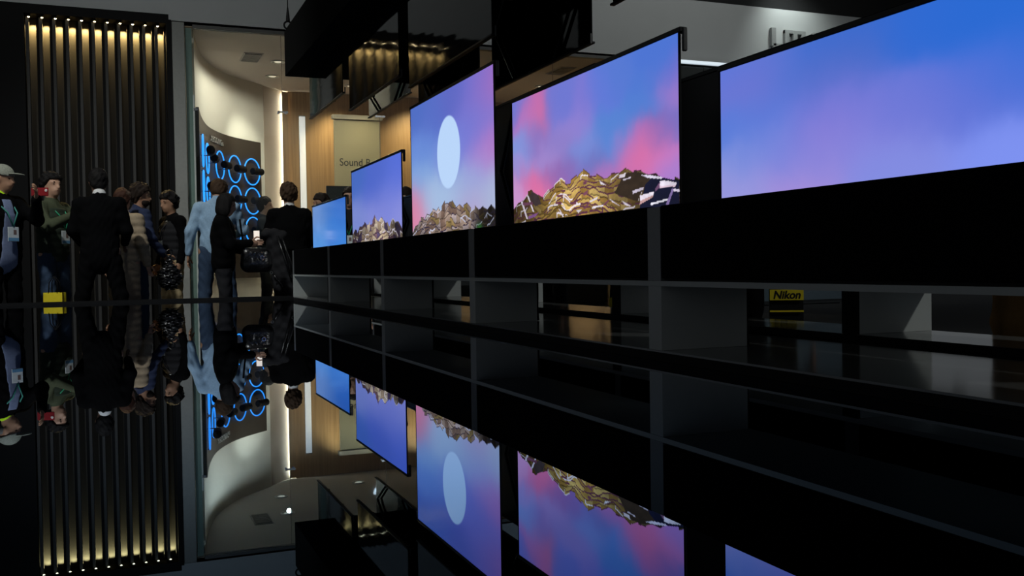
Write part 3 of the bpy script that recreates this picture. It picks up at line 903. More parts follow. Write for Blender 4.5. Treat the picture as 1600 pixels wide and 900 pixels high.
# overhead housing with the roll-down televisions
t = thing('ceiling_housing', 'long black overhead box holding the roll-down screens', 'housing', (2.08, 5.0, 2.577))
O = (2.08, 5.0, 2.577)
rel(MB().box(1.513, 2.60, 0.2, 9.34, 2.577, 3.0, 0.003).build('body', mat('dull_black_board', (0.006, 0.006, 0.006), rough=0.9, spec=0.05), t), O)
rel(MB().box(1.53, 2.58, 0.22, 9.32, 3.0005, 3.03).build('top_tray', M_BLACK, t), O)
ZFH = {1: 2.15, 2: 1.972, 3: 1.857, 4: 1.972, 5: 2.15}
ZBH = {1: 2.197, 2: 2.0, 3: 1.882, 4: 2.02, 5: 2.19}
NM = ['farthest', 'second farthest', 'middle', 'second nearest', 'nearest']
for k in range(1, 6):
    for row, X, zb in (('front', XS, ZFH[k]), ('rear', 2.30, ZBH[k])):
        yf = Y5 + (5 - k) * PITCH_TV + (0.0 if row == 'front' else 0.09)
        yn = yf - W_TV
        O = Vector((X, (yf + yn) / 2, zb))
        s = -1 if row == 'front' else 1
        t = thing('hanging_television', '%s roll-down screen of the %s overhead row, switched off' % (NM[k - 1], row), 'television', O, 'roll-down televisions, ' + row + ' row')
        rel(MB().box(min(X, X + 0.005 * s), max(X, X + 0.005 * s), yn, yf, zb + 0.012, 2.5765).build('screen', M_PANEL, t), O)
        rel(MB().box(X - 0.012, X + 0.014, yn - 0.012, yf + 0.012, zb, zb + 0.0115, 0.002).build('bottom_bar', M_BLACKGLOSS, t), O)
        rel(MB().box(X - 0.010 * s - 0.004, X - 0.010 * s + 0.004, yn - 0.014, yn - 0.0125, zb - 0.001, zb + 0.05).build('end_cap', mat('grey_plastic', (0.06, 0.06, 0.06)), t), O)
        for y, q in ((yf - 0.42, 1), (yn + 0.42, -1)):
            zm = zb + (2.57 - zb) * 0.5
            rel(MB().tube([(X - 0.018 * s, y, 2.57), (X - 0.018 * s, y + 0.30 * q, zm), (X - 0.018 * s, y, zb + 0.01)], 0.011, 8).build('lift_arm', M_BLACKGLOSS, t), O)
for lb, y in (('suspension cable with hook at the far end of the overhead box', 9.28), ('suspension cable with hook at the near end of the overhead box', 0.5)):
    t = thing('suspension_cable', lb, 'cable', (1.54, y, 3.0), 'suspension cables')
    MB().tube([(0, 0, 0.10), (0, 0, 5.19)], 0.005, 8).build('wire', M_BLACK, t)
    MB().tube([(0, 0, 0.22), (0, 0, 0.14), (0, 0, 0.09)], [0.006, 0.016, 0.02], 10).build('sleeve', M_BLACK, t)
    MB().ring((0, 0, 0.05), (1, 0, 0), (0, 0, 1), 0.036, 0.009, 20, 8).build('hook_ring', M_BLACK, t, smooth=True)
    MB().tube([(0, 0, 0.015), (0, 0, -0.0)], 0.012, 8).build('eye_bolt', M_STEEL, t)

# ------------------------------------------------------------------ fascia lettering and roof truss on the right
t = thing('fascia_letters', 'raised grey letters on the lit fascia at upper right', 'lettering', (10.05, 13.15, 4.26))
M_LET = mat('grey_letter_face', (0.30, 0.31, 0.31), rough=0.6)
lm = MB()
lm.box(0.0, 0.09, -0.06, 0.0, 0.03, 0.33, 0.004).box(0.03, 0.20, -0.06, 0.0, 0.0, 0.075, 0.004)
lm.build('letter', M_LET, t)
lm = MB()
for x in (0.27, 0.44, 0.61):
    lm.box(x, x + 0.085, -0.06, 0.0, 0.0, 0.31, 0.004)
lm.box(0.27, 0.69, -0.058, -0.001, 0.255, 0.315, 0.004)
lm.build('letter', M_LET, t)
lm = MB()
lm.box(0.85, 0.93, -0.06, 0.0, 0.0, 0.31, 0.004)
lm.build('letter', M_LET, t)
lamp('sign_wash', 'SPOT', (10.3, 12.55, 5.6), 75, (0.9, 1.0, 0.95), (10.5, 13.16, 4.5), 0.1, 95, 1.0)
t = thing('sign_lamp', 'small black wash lamp above the raised fascia letters', 'light', (10.3, 12.55, 5.62))
MB().tube([(0, 0, 0.14), (0, 0, 0.02)], [0.05, 0.07], 16).build('can', M_BLACK, t)
MB().tube([(0, 0, 0.14), (0, 0, 2.57)], 0.012, 8).build('drop_rod', M_BLACK, t)
MB().box(-0.02, 0.02, -0.02, 0.02, 0.14, 0.2).build('yoke', M_BLACK, t)
# pale light channel below the fascia at the right
t = thing('linear_light', 'bright linear light under the fascia at right', 'light', (10.15, 13.0, 3.90))
MB().box(-2.1, 2.1, -0.02, 0.02, -0.03, 0.02, 0.004).build('diffuser', mat('cool_tube', (1, 1, 1), emit=(0.72, 0.85, 0.95), estr=0.75), t)
MB().box(-2.1, 2.1, 0.021, 0.04, -0.035, 0.03).build('channel', M_STEEL, t)
t = thing('roof_truss', 'dark lattice truss under the hall ceiling', 'truss', (11, 15.5, 6.2))
for z in (0, 0.4):
    for y in (0, 0.4):
        MB().tube([(-5, y, z), (8, y, z)], 0.03, 8).build('chord', M_BLACK, t)
for i in range(13):
    a, b = (0, 0.4) if i % 2 else (0.4, 0)
    MB().tube([(-5 + i, 0, a), (-4 + i, 0, b)], 0.018, 6).build('diagonal', M_BLACK, t)

# added fill lamps hung above the view to light visitors, bench and fascia
for lb, x, y, z, pw, tx, ty, tz, cone in (('added fill lamp high above the stage aimed at the visitors', -2.5, 6.0, 7.2, 2300, 0.5, 11.0, 0.9, 52),
                                ('added fill lamp high beyond the bench', 7.4, -3.0, 7.2, 1300, 3.6, 5.0, 0.4, 60),
                                ('added fill lamp washing the left of the fascia', -0.3, 8.2, 7.4, 330, -0.3, 13.2, 4.6, 110),
                                ('added fill lamp washing the right of the fascia', 8.0, 8.8, 7.4, 420, 8.2, 13.2, 4.6, 100)):
    t = thing('fill_lamp', lb, 'light', (x, y, z), 'added fill lamps')
    MB().tube([(0, 0, 0.30), (0, 0, 0.25), (0, 0, 0.0)], [0.08, 0.16, 0.22], 20).build('shade', M_BLACK, t)
    MB().tube([(0, 0, 0.06), (0, 0, 0.05)], 0.18, 20).build('diffuser', M_LEDW, t)
    MB().tube([(0, 0, 0.30), (0, 0, 8.19 - z)], 0.01, 8).build('drop_rod', M_BLACK, t)
    lamp('fill_beam', 'SPOT', (x, y, z - 0.03), pw, (0.97, 1.0, 0.96), (tx, ty, tz), 0.22, cone, 1.0)

#PEOPLE#
# ------------------------------------------------------------------ people: continuous bodies from blended solids
def seg_d(P, a, b, ra, rb, flat=1.0):
    ab = b - a
    t = np.clip(((P - a) @ ab) / max(1e-9, ab @ ab), 0, 1)
    D = P - (a + t[..., None] * ab)
    if flat != 1.0:
        D = D * np.array((1, 1 / flat, 1))
    return (np.sqrt((D * D).sum(-1)) - (ra + t * (rb - ra))) * min(1.0, flat + 0.15)


def ell_d(P, c, r, R):
    q = (P - c) @ R / r
    k = np.sqrt((q * q).sum(-1))
    return (k - 1) * r.min()


def smin(a, b, k):
    h = np.clip(0.5 + 0.5 * (b - a) / k, 0, 1)
    return b + (a - b) * h - k * h * (1 - h)


def nets(F, lo, h):
    """naive surface nets of a sampled field"""
    S = F < 0
    nx, ny, nz = F.shape
    acc = np.zeros((nx - 1, ny - 1, nz - 1, 3), np.float32)
    cnt = np.zeros((nx - 1, ny - 1, nz - 1), np.float32)
    sl = lambda d, n: slice(d, n - 1 + d)
    for ax in range(3):
        o1, o2 = [a for a in range(3) if a != ax]
        for d1 in (0, 1):
            for d2 in (0, 1):
                a = [0, 0, 0]; b = [0, 0, 0]
                a[o1] = b[o1] = d1; a[o2] = b[o2] = d2; b[ax] = 1
                ia = tuple(sl(a[k], F.shape[k]) for k in range(3)); ib = tuple(sl(b[k], F.shape[k]) for k in range(3))
                fa, fb = F[ia], F[ib]
                m_ = S[ia] != S[ib]
                t_ = np.where(m_, fa / np.where(np.abs(fa - fb) < 1e-9, 1, fa - fb), 0)
                for c in range(3):
                    if c == ax:
                        acc[..., c] += np.where(m_, t_, 0)
                    elif (c == o1 and d1) or (c == o2 and d2):
                        acc[..., c] += m_
                cnt += m_
    act = cnt > 0
    idx = -np.ones(act.shape, np.int64)
    idx[act] = np.arange(act.sum())
    ii = np.argwhere(act)
    V = (ii + acc[act] / cnt[act][:, None]) * h + lo
    Q = []
    for ax in range(3):
        o1, o2 = [a for a in range(3) if a != ax]
        s0 = [slice(1, -1)] * 3; s0[ax] = slice(0, -1)
        s1 = [slice(1, -1)] * 3; s1[ax] = slice(1, None)
        A, B = S[tuple(s0)], S[tuple(s1)]
        e = np.argwhere(A != B)
        if not len(e):
            continue
        sg = A[tuple(e.T)]
        off = np.ones(3, int); off[ax] = 0
        e = e + off
        def cell(d1, d2):
            c = e.copy(); c[:, o1] -= d1; c[:, o2] -= d2
            return idx[tuple(c.T)]
        q = np.stack([cell(1, 1), cell(0, 1), cell(0, 0), cell(1, 0)], -1)
        fl = sg if ax != 1 else ~sg
        q[~fl] = q[~fl][:, ::-1]
        Q.append(q)
    return V, np.concatenate(Q)


def solid(prims, h, k=0.03, mod=None, cut=None):
    pts = []
    for p in prims:
        if p[0] == 'c':
            pts += [p[1] - p[3], p[1] + p[3], p[2] - p[4], p[2] + p[4]]
        else:
            pts += [p[1] - p[2].max(), p[1] + p[2].max()]
    pts = np.array(pts)
    lo, hi = pts.min(0) - 0.05, pts.max(0) + 0.05
    n = np.ceil((hi - lo) / h).astype(int) + 1
    G = np.stack(np.meshgrid(*[lo[i] + h * np.arange(n[i]) for i in range(3)], indexing='ij'), -1)
    D = np.full(G.shape[:3], 9.0)
    for p in prims:
        if p[0] == 'c':
            a, b, ra, rb = p[1:5]; flat = p[5] if len(p) > 5 else 1.0
            l2, h2 = np.minimum(a - ra, b - rb) - 0.08, np.maximum(a + ra, b + rb) + 0.08
        else:
            l2, h2 = p[1] - p[2].max() - 0.08, p[1] + p[2].max() + 0.08
        i0 = np.clip(np.floor((l2 - lo) / h).astype(int), 0, n); i1 = np.clip(np.ceil((h2 - lo) / h).astype(int) + 1, 0, n)
        s = tuple(slice(i0[j], i1[j]) for j in range(3))
        P = G[s]
        if not P.size:
            continue
        d = seg_d(P, a, b, ra, rb, flat) if p[0] == 'c' else ell_d(P, p[1], p[2], p[3])
        D[s] = smin(D[s], d, p[-1] if p[0] == 'e' and len(p) > 4 else k)
    if mod is not None:
        D = D + mod(G)
    if cut is not None:
        D = np.maximum(D, cut(G))
    return nets(D, lo, h)


def obj_from(name, V, Q, m_, parent, extra=None, mats=None):
    me = bpy.data.meshes.new(name)
    nv = len(V)
    faces = Q
    if extra is not None and len(extra.v):
        me.from_pydata([tuple(v) for v in V] + extra.v, [], [tuple(q) for q in Q] + [tuple(i + nv for i in f) for f in extra.f])
    else:
        me.vertices.add(nv); me.vertices.foreach_set('co', V.astype(np.float32).ravel())
        me.loops.add(Q.size); me.loops.foreach_set('vertex_index', Q.ravel().astype(np.int32))
        me.polygons.add(len(Q)); me.polygons.foreach_set('loop_start', np.arange(0, Q.size, 4, dtype=np.int32))
        me.polygons.foreach_set('loop_total', np.full(len(Q), 4, np.int32))
        me.update(calc_edges=True)
    for q in (mats or [m_]):
        me.materials.append(q)
    if extra is not None and len(extra.v):
        mi = np.zeros(len(me.polygons), np.int32); mi[len(Q):] = extra.mi
        me.polygons.foreach_set('material_index', mi)
    me.polygons.foreach_set('use_smooth', np.ones(len(me.polygons), bool))
    me.update()
    o = bpy.data.objects.new(name, me)
    COL.objects.link(o)
    o.parent = parent
    return o


def rotm(yaw=0, pitch=0, roll=0):
    return np.array(Matrix.Rotation(math.radians(yaw), 3, 'Z') @ Matrix.Rotation(math.radians(pitch), 3, 'X') @ Matrix.Rotation(math.radians(roll), 3, 'Y'))


SKIN = {'fair': mat('skin_fair', (0.42, 0.24, 0.16), rough=0.55, var=0.08), 'tan': mat('skin_tan', (0.33, 0.18, 0.11), rough=0.55, var=0.08),
        'deep': mat('skin_deep', (0.16, 0.085, 0.055), rough=0.55, var=0.08)}
M_EYE = mat('eye_dark', (0.01, 0.008, 0.007), rough=0.2)
M_LIP = mat('lip', (0.25, 0.09, 0.07), rough=0.5)
A = np.array


def fabric(name, rgb, rough=0.85):
    return mat('cloth_' + name, rgb, rough=rough, spec=0.15, var=0.2, scale=60, bump=0.15, bscale=300)


def hand_tubes(mb, w, d, side, curl, s):
    """five bent fingers rooted in the palm; w wrist, d hand direction, side = thumb side direction"""
    d = d / np.linalg.norm(d)
    side = side - d * (side @ d); side /= np.linalg.norm(side)
    nrm = np.cross(d, side)                        # back to palm bend direction
    for i, (o, L) in enumerate(((0.028, 0.070), (0.010, 0.080), (-0.009, 0.074), (-0.027, 0.058))):
        p = w + d * 0.085 * s + side * o * s
        pts = [p]
        dd = d.copy()
        for j in range(3):
            a = curl * (0.5 + 0.5 * j)
            dd = dd * math.cos(a) + nrm * math.sin(a)
            dd /= np.linalg.norm(dd)
            p = p + dd * L * s * (0.42, 0.33, 0.25)[j]
            pts.append(p)
        mb.tube([tuple(q) for q in pts], [0.0095 * s, 0.009 * s, 0.008 * s, 0.006 * s], 7)
    p = w + d * 0.03 * s + side * 0.028 * s
    pts = [p, p + (d * 0.6 + side * 0.75) * 0.032 * s, p + (d * 0.9 + side * 0.8 + nrm * 0.3) * 0.050 * s, p + (d * 1.5 + side * 0.7 + nrm * 0.7) * 0.050 * s]
    mb.tube([tuple(q) for q in pts], [0.012 * s, 0.0115 * s, 0.010 * s, 0.007 * s], 7)


DEF = dict(pelvis=(0, 0, 0.97), chest=(0, 0.0, 1.27), neck=(0, -0.01, 1.46),
           sL=(-0.178, -0.01, 1.395), sR=(0.178, -0.01, 1.395), eL=(-0.245, -0.03, 1.13), eR=(0.245, -0.03, 1.13),
           wL=(-0.26, 0.05, 0.89), wR=(0.26, 0.05, 0.89),
           hL=(-0.09, 0, 0.93), hR=(0.09, 0, 0.93), kL=(-0.105, 0.02, 0.51), kR=(0.105, 0.02, 0.51), aL=(-0.115, -0.02, 0.09), aR=(0.115, -0.02, 0.09))


def person(label, loc, face, H, top, bottom, hair, hairstyle='short', skin='fair', head=(0, 0, 0), lean=0.0, over=None, top_kind='jacket', hem=0.84,
           collar=None, vest=None, shirt=None, lanyard=None, lanyard_pts=None, curl=0.35, res=0.013, shoes=(0.01, 0.01, 0.01), shirt_hem=None, group='visitors', bulk=1.0, fold=1.0, wide=1.0, beard=False):
    s = H / 1.76
    t = thing('person', label, 'person', loc, group, math.radians(face - 90))
    J = {}
    for k, v in DEF.items():
        v = A((over or {}).get(k, v), float)
        if k in ('chest', 'neck', 'sL', 'sR') or (k in ('eL', 'eR', 'wL', 'wR') and k not in (over or {})):
            v = v + A((0, lean * max(0, v[2] - 0.97) / 0.49, 0))
        J[k] = v * s
    HR = rotm(*head)
    nk = J['neck']
    Hc = nk + HR @ A((0, 0.025, 0.175)) * s                 # centre of the cranium
    hp = lambda x, y, z: Hc + HR @ A((x, y, z)) * s
    E = lambda c, r: ('e', c, A(r) * s, HR, 0.02)
    C = lambda a, b, ra, rb, fl=1.0: ('c', J[a] if isinstance(a, str) else a, J[b] if isinstance(b, str) else b, ra * s, rb * s, fl)
    # ---- body: one continuous surface
    pr = [E(hp(0, -0.01, 0.02), (0.076, 0.095, 0.098)), E(hp(0, 0.022, -0.055), (0.058, 0.068, 0.072)), E(hp(0, 0.055, -0.098), (0.026, 0.024, 0.022)),
          ('c', hp(0, 0.082, 0.0), hp(0, 0.104, -0.032), 0.010 * s, 0.014 * s), E(hp(0, 0.072, 0.022), (0.048, 0.018, 0.012)),
          E(hp(-0.077, -0.005, -0.012), (0.012, 0.02, 0.032)), E(hp(0.077, -0.005, -0.012), (0.012, 0.02, 0.032)), E(hp(0, 0.078, -0.062), (0.026, 0.014, 0.012)),
          C(nk + A((0, 0, -0.06)) * s, hp(0, -0.01, -0.05), 0.060, 0.054),
          C('pelvis', 'chest', 0.130, 0.140, 0.62), C('chest', nk + A((0, 0, -0.05)) * s, 0.140, 0.075, 0.62), C('sL', 'sR', 0.055, 0.055),
          C('hL', 'hR', 0.10, 0.10, 0.8)]
    for sd in 'LR':
        pr += [C('s' + sd, 'e' + sd, 0.050, 0.040), C('e' + sd, 'w' + sd, 0.040, 0.027), C('h' + sd, 'k' + sd, 0.078, 0.052), C('k' + sd, 'a' + sd, 0.052, 0.038),
               C(J['a' + sd] + A((0, 0.0, -0.03)) * s, J['a' + sd] + A((0, 0.13, -0.06)) * s, 0.035, 0.026)]
    ex = MB()
    for sd, sg in (('L', 1), ('R', -1)):
        d = J['w' + sd] - J['e' + sd]; d /= np.linalg.norm(d)
        if d[2] < -0.75:
            side = A((0, 1, 0.0))
        else:
            side = A((0.0, 0.1, 1.0))
        pm = J['w' + sd] + d * 0.05 * s
        sd_ = side - d * (side @ d); sd_ /= np.linalg.norm(sd_)
        R = np.stack([np.cross(sd_, d), sd_, d], -1)
        pr.append(('e', pm, A((0.016, 0.040, 0.055)) * s, R, 0.015))
        hand_tubes(ex, J['w' + sd], d, side * (1 if sg > 0 else 1), curl, s)
    for x in (-0.031, 0.031):
        ex.ball(hp(x, 0.076, 0.002), (0.012 * s, 0.007 * s, 0.006 * s), 8, 1)
        ex.ball(hp(x, 0.085, 0.024), (0.018 * s, 0.006 * s, 0.004 * s), 8, 2)
    ex.ball(hp(0, 0.091, -0.062), (0.021 * s, 0.006 * s, 0.006 * s), 8, 3)
    V, Q = solid(pr, res, 0.025)
    obj_from('body', V, Q, None, t, ex, [SKIN[skin], M_EYE, mat('hair_' + hair[0], hair[1], rough=0.6, spec=0.15, var=0.4, scale=90, bump=0.6, bscale=160), M_LIP])
    # ---- hair
    seed = sum(map(ord, label)) % 10
    hm = mat('hair_' + hair[0], hair[1], rough=0.6, spec=0.15, var=0.4, scale=90, bump=0.6, bscale=160)
    inv = HR.T
    if hairstyle in ('short', 'thick', 'bald'):
        th = {'short': 0.012, 'thick': 0.024, 'bald': 0.004}[hairstyle]
        hpz = [E(hp(0, -0.014, 0.026), (0.080 + th, 0.098 + th, 0.098 + th * 1.1)), E(hp(0, -0.05, -0.03), (0.068 + th * 0.5, 0.055, 0.07))]
        def cut(G):
            L = (G - Hc) @ HR / s
            return np.maximum(-(L[..., 2] - 0.055 + np.clip(0.055 - L[..., 1], 0, 0.10) * 1.45), (L[..., 1] - 0.095))
        V, Q = solid(hpz, 0.0085, 0.02, lambda G: th * 0.13 * sum(np.sin(G @ A(w_) + seed * (i_ + 1)) for i_, w_ in enumerate(((60, 35, 20), (-45, 70, 30), (25, -60, 65), (120, 80, -90), (-110, 90, 100)))), cut)
        obj_from('hair', V, Q, hm, t)
    elif hairstyle == 'bob':
        hpz = [E(hp(0, -0.016, 0.025), (0.100, 0.115, 0.112)), E(hp(0, -0.035, -0.06), (0.104, 0.088, 0.105)), E(hp(-0.07, 0.005, -0.07), (0.035, 0.06, 0.085)), E(hp(0.07, 0.005, -0.07), (0.035, 0.06, 0.085))]
        def cut(G):
            L = (G - Hc) @ HR / s
            return np.maximum(-(L[..., 2] + 0.145), np.where((L[..., 2] < 0.05) & (np.abs(L[..., 0]) < 0.062), L[..., 1] - 0.03, -9))
        V, Q = solid(hpz, 0.009, 0.03, lambda G: 0.002 * np.sin(G[..., 0] * 120) * np.sin(G[..., 1] * 120), cut)
        obj_from('hair', V, Q, hm, t)
    elif hairstyle == 'cap':
        def cut(G):
            L = (G - Hc) @ HR / s
            return -(L[..., 2] - 0.022 + 0.25 * (L[..., 1] - 0.05) * (L[..., 1] < 0.05))
        V, Q = solid([E(hp(0, -0.012, 0.03), (0.094, 0.115, 0.108))], 0.009, 0.02, None, cut)
        cp = obj_from('cap', V, Q, hm, t)
        V, Q = solid([E(hp(0, 0.125, 0.045), (0.075, 0.075, 0.012))], 0.007, 0.02)
        obj_from('cap_brim', V, Q, hm, t)
        hpz = [E(hp(0, -0.03, -0.01), (0.083, 0.085, 0.06))]
        V, Q = solid(hpz, 0.009, 0.02, None, lambda G: ((G - Hc) @ HR / s)[..., 1] - 0.0)
        obj_from('hair', V, Q, mat('hair_grey', (0.10, 0.095, 0.09), rough=0.6, var=0.4, scale=90), t)
    if beard:
        V, Q = solid([E(hp(0, 0.028, -0.075), (0.062, 0.072, 0.058))], 0.009, 0.02, None, lambda G: np.maximum(-(((G - Hc) @ HR / s)[..., 1] - 0.01), ((G - Hc) @ HR / s)[..., 2] + 0.052))
        obj_from('beard', V, Q, hm, t)
    # ---- clothes
    b = bulk
    wv = wide
    seed = sum(map(ord, label)) % 10

    def folds(amp):
        return lambda G: amp * fold * (np.sin(G[..., 2] * 46 + 16 * np.sin(G[..., 0] * 9 + seed) + 9 * G[..., 1]) * np.sin(G[..., 0] * 31 + G[..., 2] * 14 + seed) )

    def puff(G):
        return -0.011 * np.abs(np.sin(G[..., 2] * PI / 0.075)) ** 0.6 + 0.006

    low = A((0, 0, hem)) * s + A((0, J['pelvis'][1], 0))
    tp = [C('pelvis', 'chest', 0.158 * b * wv, 0.178 * b * wv, 0.64), C(low + A((0, 0, 0.06)) * s, 'pelvis', 0.162 * b * wv, 0.158 * b * wv, 0.68), C('chest', nk + A((0, 0, -0.07)) * s, 0.178 * b * wv, 0.085, 0.64),
          C(J['sL'] + A((0.02, 0, -0.005)) * s, J['sR'] + A((-0.02, 0, -0.005)) * s, 0.068 * b, 0.068 * b), C(nk + A((0, 0, -0.06)) * s, nk + A((0, 0, 0.01)) * s, 0.078, 0.068)]
    sl = []
    for sd in 'LR':
        el, wr = J['e' + sd], J['w' + sd]
        wr2 = el + (wr - el) * 0.93
        sl += [C(nk + A((0, -0.005, -0.035)) * s, 's' + sd, 0.062, 0.060 * b), C('s' + sd, el, 0.067 * b, 0.054 * b), C(el, wr2, 0.056 * b, 0.042 * b)]
    capz = [A((0, 0, hem)) * s]
    cutb = lambda G: hem * s - G[..., 2] - 0.25 * np.abs(G[..., 0]) * (hem < 0.9) * 0
    # keep sleeves whole: only cut the trunk, by building it from prims that end there
    if vest is None:
        V, Q = solid(tp + sl, res, 0.035, puff if top_kind == 'puffer' else folds(0.006 if top_kind == 'shirt' else 0.0045))
        obj_from({'jacket': 'jacket', 'suit': 'suit_jacket', 'puffer': 'puffer_coat', 'shirt': 'shirt'}[top_kind], V, Q, top, t)
    else:
        V, Q = solid(tp + sl, res, 0.035, folds(0.005))
        obj_from('jacket', V, Q, top, t)
        V, Q = solid([(p[0], p[1], p[2], p[3] + 0.016 * s, p[4] + 0.016 * s, p[5]) for p in tp[:3]], res, 0.03, puff, lambda G: G[..., 2] - (nk[2] - 0.06 * s))
        obj_from('vest', V, Q, vest, t)
    if collar is not None:
        V, Q = solid([C(nk + A((0, 0.004, -0.03)) * s, nk + A((0, 0.006, 0.035)) * s, 0.072, 0.063)], 0.009, 0.02)
        obj_from('shirt_collar', V, Q, collar, t)
    if shirt is not None:                                        # visible shirt front between open jacket sides
        V, Q = solid([(p[0], p[1], p[2], p[3] + 0.010 * s, p[4] + 0.010 * s, p[5]) for p in tp[:3]], res, 0.03, None,
                     lambda G: np.maximum(np.abs(G[..., 0]) - (0.075 + 0.03 * np.sin(G[..., 2] * 3)) * s, np.maximum(-G[..., 1], G[..., 2] - (nk[2] - 0.03 * s))))
        obj_from('shirt_front', V, Q, shirt, t)
    if shirt_hem is not None:
        V, Q = solid([C(low + A((0, 0, 0.0)) * s, low + A((0, 0, -0.045)) * s, 0.150 * wv, 0.150 * wv, 0.68)], res, 0.02, None, lambda G: np.maximum(low[2] - 0.085 * s - G[..., 2], G[..., 2] - low[2]))
        obj_from('shirt_hem', V, Q, shirt_hem, t)
    lg = [C(J['pelvis'] + A((0, 0, 0.03)) * s, J['pelvis'] + A((0, 0, -0.08)) * s, 0.150 * wv, 0.148 * wv, 0.7)]
    for sd in 'LR':
        lg += [C('h' + sd, 'k' + sd, 0.096, 0.070), C('k' + sd, J['a' + sd] + A((0, 0, -0.02)) * s, 0.070, 0.060)]
    V, Q = solid(lg, res, 0.025, folds(0.006))
    obj_from('trousers', V, Q, bottom, t)
    sm = mat('shoe_%d' % int(shoes[0] * 1000), shoes, rough=0.4)
    for sd in 'LR':
        a = J['a' + sd]
        V, Q = solid([C(a + A((0, -0.02, -0.045)) * s, a + A((0, 0.15, -0.055)) * s, 0.042, 0.036)], res, 0.02, None, lambda G: 0.004 - G[..., 2])
        obj_from('shoe', V, Q, sm, t)
    if lanyard is not None:
        ch = J['chest']
        fy = 0.128 * b * wv * s + ch[1] + (0.02 if vest is not None or shirt is not None else 0.0)
        mb = MB()
        for sg in (-1, 1):
            mb.tube([tuple(nk + A((0.07 * sg, -0.01, -0.01)) * s), tuple(nk + A((0.075 * sg, 0.085, -0.07)) * s), (0.05 * sg * s, fy + 0.006, ch[2] + 0.03 * s), (0.0, fy + 0.012, ch[2] - 0.10 * s)], 0.007, 6)
        mb.build('lanyard', lanyard, t, smooth=True)
        mb = MB().box(-0.055 * s, 0.055 * s, fy + 0.004, fy + 0.012, ch[2] - 0.24 * s, ch[2] - 0.105 * s, 0.002)
        bdg = mb.build('badge', mat('badge_white', (0.55, 0.6, 0.62), rough=0.3), t)
        MB().box(-0.054 * s, 0.054 * s, fy + 0.0125, fy + 0.0135, ch[2] - 0.235 * s, ch[2] - 0.205 * s).build('badge_stripe', mat('badge_blue', (0.10, 0.25, 0.42)), bdg)
        MB().box(-0.030 * s, 0.000 * s, fy + 0.0125, fy + 0.0135, ch[2] - 0.175 * s, ch[2] - 0.130 * s).build('badge_photo', mat('badge_photo', (0.15, 0.10, 0.09)), bdg)
    return t


BLACKH = ('black', (0.008, 0.007, 0.007)); BROWNH = ('brown', (0.045, 0.026, 0.015)); DARKH = ('dark_brown', (0.018, 0.012, 0.009)); GREYH = ('cap_grey', (0.23, 0.24, 0.20))
BLK = mat('cloth_black', (0.0032, 0.0032, 0.0036), rough=0.95, spec=0.04, var=0.2, scale=60, bump=0.15, bscale=300); BLK2 = fabric('charcoal', (0.014, 0.014, 0.016)); NAVY = fabric('navy', (0.022, 0.030, 0.065)); JEAN = fabric('denim', (0.034, 0.056, 0.10))
KHAKI = fabric('khaki', (0.36, 0.28, 0.16)); OLIVE = fabric('olive', (0.055, 0.065, 0.038)); BEIGE = fabric('beige', (0.30, 0.235, 0.16)); BLUE = fabric('light_blue', (0.24, 0.36, 0.50))
SHIRTB = fabric('slate_blue', (0.13, 0.16, 0.26)); WHITEF = fabric('white', (0.6, 0.6, 0.6)); GREENL = mat('green_ribbon', (0.02, 0.28, 0.14)); TEALL = mat('teal_ribbon', (0.03, 0.20, 0.16))
DGREEN = fabric('dark_green', (0.03, 0.04, 0.028)); TANF = fabric('tan', (0.30, 0.17, 0.06))

person('man in grey cap and open black jacket photographing with a red phone', (-1.04, 10.42, 0), -50, 1.78, BLK, BLK, GREYH, 'cap', 'tan', head=(28, -4, 0),
       over=dict(eL=(-0.24, 0.20, 1.24), wL=(-0.12, 0.36, 1.44), eR=(0.27, 0.02, 1.14), wR=(0.30, 0.16, 0.90)), shirt=SHIRTB, lanyard=TEALL, collar=fabric('neon_yellow', (0.45, 0.75, 0.02)), top_kind='jacket', bulk=1.08, wide=1.1, hem=0.86)
person('black-haired man in dark green quilted vest reaching right past the suit', (-0.62, 10.95, 0), -38, 1.76, OLIVE, JEAN, BLACKH, 'thick', 'fair', head=(-10, 4, 0),
       over=dict(eR=(0.25, 0.16, 1.20), wR=(0.14, 0.40, 1.32), eL=(-0.25, 0.20, 1.18), wL=(-0.10, 0.42, 1.34)), vest=DGREEN, lanyard=GREENL, hem=0.90)
person('man in black suit seen from behind with legs apart', (-0.165, 10.32, 0), 84, 1.77, BLK, BLK, BLACKH, 'short', 'deep', head=(12, -14, 0), lean=0.03,
       over=dict(eL=(-0.245, 0.02, 1.14), eR=(0.245, 0.02, 1.14), wL=(-0.20, 0.24, 1.02), wR=(0.20, 0.24, 1.02), kL=(-0.17, 0.0, 0.5), kR=(0.17, 0.02, 0.5), aL=(-0.24, -0.03, 0.09), aR=(0.24, 0.0, 0.09)),
       top_kind='suit', collar=WHITEF, bulk=1.02, wide=1.05, hem=0.82)
person('person in long beige quilted coat mostly hidden behind the black suit', (0.05, 10.82, 0), 60, 1.60, BEIGE, BEIGE, ('auburn', (0.05, 0.022, 0.014)), 'short', 'fair', top_kind='puffer', hem=0.50, bulk=1.12)
person('bearded man in navy quilted jacket and jeans looking right', (0.165, 11.12, 0), 25, 1.68, NAVY, JEAN, DARKH, 'thick', 'tan', head=(-28, -6, 0), lean=0.05,
       over=dict(eR=(0.27, 0.05, 1.14), wR=(0.25, 0.22, 0.95)), top_kind='puffer', beard=True, hem=0.90)
